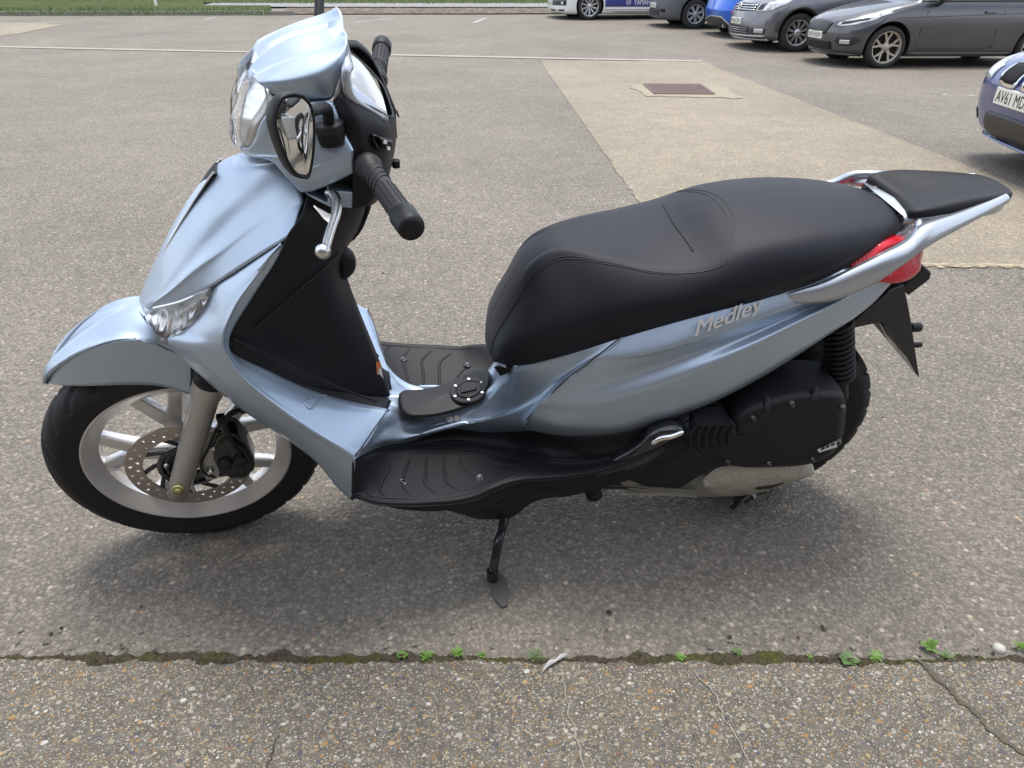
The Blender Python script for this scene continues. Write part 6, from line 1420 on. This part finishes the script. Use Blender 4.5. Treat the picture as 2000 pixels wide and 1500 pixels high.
for sg, sd_ in ((1, -1), (-1, 1)):
    st_ = wt.patch('side_stripe', [('x', 1.36, .33, .56), ('x', 3.45, .33, .56)], M['stripe'], .008, side=sd_, nc=24)
    wt.patch('side_step', [('x', 1.62, .215, .25), ('x', 3.2, .215, .25)], M['alloy'], .06, side=sd_, nr=3, thick=.07); wt.patch('sill_strip', [('x', 1.36, .26, .30), ('x', 3.45, .26, .30)], M['carwhite'], .016, side=sd_, nr=3)
    if sd_ < 0:
        wt.side_text('YAMAHA', 2.20, 2.78, .375, .515, M['white'], st_, off=.012)
        cc = wt.X(2.04, .445) - [0, .013, 0]; m = MB(); m.lathe([(.070, 0), (.058, -.0)], cc, 'y', 28)
        for a in (1.571, 3.665, 5.76): m.tube([cc, cc + [.055 * math.cos(a), 0, .055 * math.sin(a)]], .006, 6)
        m.build('stripe_roundel', M['white'], st_); wt.side_text('R', 2.92, 3.08, .375, .515, M['white'], st_, .5, off=.012)
        wt.side_text('SERVICE', 1.9, 2.4, .70, .86, M['trim'], wt.o, off=.010); wt.line('door_seam', [(1.40, .3), (1.42, .9), (1.5, 1.2)], M['hub'], .004, sd_); wt.line('door_seam', [(2.45, .3), (2.45, 1.2)], M['hub'], .004, sd_)
wt.plate('GN13', .36, .47)
# ---- deep blue saloon cut by the right edge
LM = [(.17, .30, 0.810, 0.425), (.20, .14, 0.850, 0.476), (.26, .06, 0.890, 0.510), (.34, .03, 0.910, 0.527), (.42, .01, 0.925, 0.544), (.52, .0, 0.930, 0.561), (.60, .01, 0.935, 0.578), (.67, .05, 0.935, 0.595), (.73, .14, 0.930, 0.612), (.79, .34, 0.920, 0.578), (.85, .62, 0.905, 0.510), (.90, .95, 0.890, 0.340), (.94, 1.2, 0.870, 0.255), (1.1, 1.55, 0.790, 0.212), (1.3, 2.0, 0.690, 0.212), (1.39, 2.4, 0.590, 0.255), (1.42, 2.8, 0.430, 0.255)]
byaw = RAD(-15)
bm = Car('car', 'deep blue saloon with twin rounded grilles, cut by the right edge', 'car', 0, 3.2, byaw, LM, 4.5, ([.17, .5, .9, 1.0, 1.42], [4.45, 4.5, 4.5, 4.0, 3.3]), n=3.4, axle=.80, base=2.76, wr=.32, tw=.22, glass=(.96, 1.34), body=M['bmwblue'], origin=(3.92, 3.22))
bm.wheels(M['alloy'], 5, .23, .22, 'y')
lg = bm.patch('lower_intake', [('q', -.46, .26, .34), ('q', -.38, .235, .395), ('q', 0, .23, .40), ('q', .38, .235, .395), ('q', .46, .26, .34)], M['mesh'], .008, nc=30)
for sg, sd_ in ((1, -1), (-1, 1)):
    kr = bm.patch('kidney_grille', [('q', sg * .035, .60, .70), ('q', sg * .07, .575, .735), ('q', sg * .22, .575, .74), ('q', sg * .31, .595, .735), ('q', sg * .345, .635, .70)], M['chrome'], .016, nc=24)
    gi = bm.patch('grille_opening', [('q', sg * .06, .615, .69), ('q', sg * .085, .595, .715), ('q', sg * .21, .595, .72), ('q', sg * .285, .61, .715), ('q', sg * .315, .645, .69)], M['under'], .0185, parent=kr, nc=22)
    for k in range(9): q = .085 + k * .0255; bm.patch('slat', [('q', sg * q, .605, .71), ('q', sg * (q + .009), .605, .71)], M['trim'], .024, parent=kr, nc=3)
    bm.patch('headlight', [('q', sg * .50, .60, .69), ('q', sg * .70, .60, .735), ('q', sg * .88, .62, .76), ('q', sg * .97, .66, .79), ('x', .72, .72, .80)], M['lamp'], .009, nc=24, side=sd_)
    fg = bm.patch('fog_recess', [('q', sg * .72, .30, .37), ('q', sg * .93, .31, .40)], M['trim'], .008); bm.patch('fog_lamp', [('q', sg * .80, .315, .375), ('q', sg * .90, .32, .385)], M['lamp'], .014, parent=fg)
bm.patch('bumper_lip', [('q', -.97, .185, .215), ('q', 0, .18, .215), ('q', .97, .185, .215)], M['bmwblue'], .025, nc=26, nr=3)
bm.plate('AV61 MDE', .459, .570, hw=.262)
ec = bm.F(0, .765); m = MB(); m.lathe([(.001, -.012), (.036, -.010), (.041, -.004), (.041, .02)], ec, 'x', 24); m.build('emblem', M['lamp'], bm.o)
# ------------------------------------------------------------------ motorcycles parked to the right, seen in the scooter's left mirror
def motorcycle(x, y, yaw, label):
    r = empty('motorcycle', (x, y, 0), (RAD(-7), 0, yaw), label, 'motorcycle', None)
    for cx in (-.70, .70):
        m = MB(); m.lathe([(.215, -.045), (.25, -.058), (.285, -.05), (.30, 0), (.285, .05), (.25, .058), (.215, .045)], (cx, 0, .30), 'y', 48); w_ = m.build('wheel', M['rubber'], r)
        m = MB(); m.lathe([(.215, -.04), (.20, -.03), (.19, 0), (.20, .03), (.215, .04)], (cx, 0, .30), 'y', 40); m.lathe([(.001, -.05), (.04, -.05), (.04, .05), (.001, .05)], (cx, 0, .30), 'y', 20)
        for k in range(5):
            a = k * 1.2566; m.tube([(cx, 0, .30), (cx + .2 * math.cos(a), 0, .30 + .2 * math.sin(a))], .013, 8)
        m.build('rim', M['rim'], w_)
    for s in (-1, 1):
        m = MB(); m.tube([(-.70, s * .085, .30), (-.42, s * .085, .92)], [.028, .022], 14); m.build('fork_leg', M['alu'], r)
        m = MB(); m.tube([(-.40, s * .03, .98), (-.38, s * .18, 1.02), (-.28, s * .36, 1.03)], .015, 12); m.build('handlebar', M['grip'], r)
        m = MB(); m.lathe([(.001, -.02), (.055, -.015), (.065, .01), (.04, .04), (.001, .05)], (-.52, s * .10, .86), 'x', 24); m.build('headlight', M['chrome'], r)
        m = MB(); m.tube([(-.40, s * .12, 1.0), (-.42, s * .24, 1.16), (-.41, s * .30, 1.19)], .007, 8); m.lathe([(.001, -.02), (.05, -.012), (.055, .01), (.001, .012)], (-.41, s * .34, 1.2), 'x', 20); m.build('mirror', M['black'], r)
    sec = lambda x, w, z0, z1: [(x, w * math.sin(t), (z0 + z1) / 2 + (z1 - z0) / 2 * math.cos(t)) for t in np.linspace(0, 6.283, 20, endpoint=False)]
    m = MB(); m.quad(np.array([sec(-.40, .05, .78, .84), sec(-.30, .13, .70, .98), sec(-.05, .16, .66, 1.0), sec(.18, .10, .68, .86), sec(.24, .04, .72, .80)]), closed_c=True); m.build('fuel_tank', M['gloss'], r)
    m = MB(); m.quad(np.array([sec(-.58, .03, .74, .84), sec(-.54, .12, .70, .98), sec(-.42, .17, .62, 1.06), sec(-.30, .14, .62, .96)]), closed_c=True); m.build('front_fairing', M['gloss'], r)
    m = MB(); m.quad(np.array([sec(.10, .08, .72, .82), sec(.25, .13, .72, .82), sec(.55, .11, .78, .90), sec(.85, .05, .86, .94)]), closed_c=True); m.build('seat', M['seat'], r)
    m = MB(); m.prism([(-.30, -.15, .35), (.25, -.15, .30), (.30, -.14, .62), (-.32, -.13, .68)], [(-.30, .15, .35), (.25, .15, .30), (.30, .14, .62), (-.32, .13, .68)]); m.build('engine', M['crank'], r, bevel=.03, seg=3)
    m = MB(); m.tube([(.20, .16, .30), (.55, .20, .34), (.85, .21, .48)], [.03, .05, .055], 18, res=14); m.build('exhaust', M['alu'], r)
    m = MB(); m.tube([(.20, .08, .36), (.70, .08, .30)], .03, 10); m.tube([(.20, -.08, .36), (.70, -.08, .30)], .03, 10); m.build('swing_arm', M['dark'], r)
    m = MB(); m.tube([(.0, -.12, .30), (.05, -.27, .02)], .012, 10); m.build('side_stand', M['dark'], r)
    return r
motorcycle(3.3, -2.0, RAD(20), 'dark motorcycle seen only as a reflection in the scooter mirror, nearer one')
motorcycle(4.4, -1.2, RAD(20), 'dark motorcycle seen only as a reflection in the scooter mirror, farther one')
# ------------------------------------------------------------------ unseen shop added behind the viewer to close off low sky and darken reflections
t = NT('brown_brick'); co = t.coord('Object'); bt = t.n('TexBrick'); bt.inputs['Scale'].default_value = 4.4; bt.inputs['Color1'].default_value = (.27, .20, .16, 1); bt.inputs['Color2'].default_value = (.21, .16, .13, 1); bt.inputs['Mortar'].default_value = (.3, .28, .25, 1)
mpn = t.n('Mapping'); mpn.inputs['Rotation'].default_value = (RAD(90), 0, 0); t.l(co, mpn.inputs['Vector']); t.l(mpn.outputs['Vector'], bt.inputs['Vector']); t.col(bt.outputs['Color']); t.set(roughness=.9); M['brick'] = t.m
ang = math.atan2(KD[1], KD[0]); c0 = KA + KD * 1.0 - KN * 4.9
shop = empty('added_shop', (c0[0], c0[1], .009), (0, 0, ang), 'pale brown brick shop added unseen behind the viewer to darken the reflections', 'building')
m = MB(); m.box((0, -3, 2.3), (26, 6, 4.6)); m.build('wall', M['brick'], shop)
m = MB(); m.box((0, -3, 4.72), (26.6, 6.6, .22)); m.build('roof', M['kerb'], shop, bevel=.02)
for k in range(6):
    x = -10.5 + 4.0 * k
    if k == 3:
        m = MB(); m.box((x, .03, 1.1), (1.9, .06, 2.2)); d_ = m.build('door', M['trim'], shop); m = MB(); m.box((x + .8, .10, 1.05), (.04, .06, .5)); m.build('handle', M['alu'], d_); continue
    m = MB()
    for dx, dz, w, h in ((-1.5, 0, .1, 1.9), (1.5, 0, .1, 1.9), (0, -.95, 3.1, .1), (0, .95, 3.1, .1), (0, 0, .08, 1.9)): m.box((x + dx, .04, 1.65 + dz), (w, .08 + abs(dz) * .01, h))
    f_ = m.build('window', M['trim'], shop); m = MB(); m.box((x, .012, 1.65), (2.95, .02, 1.85)); m.build('pane', M['glass'], f_)
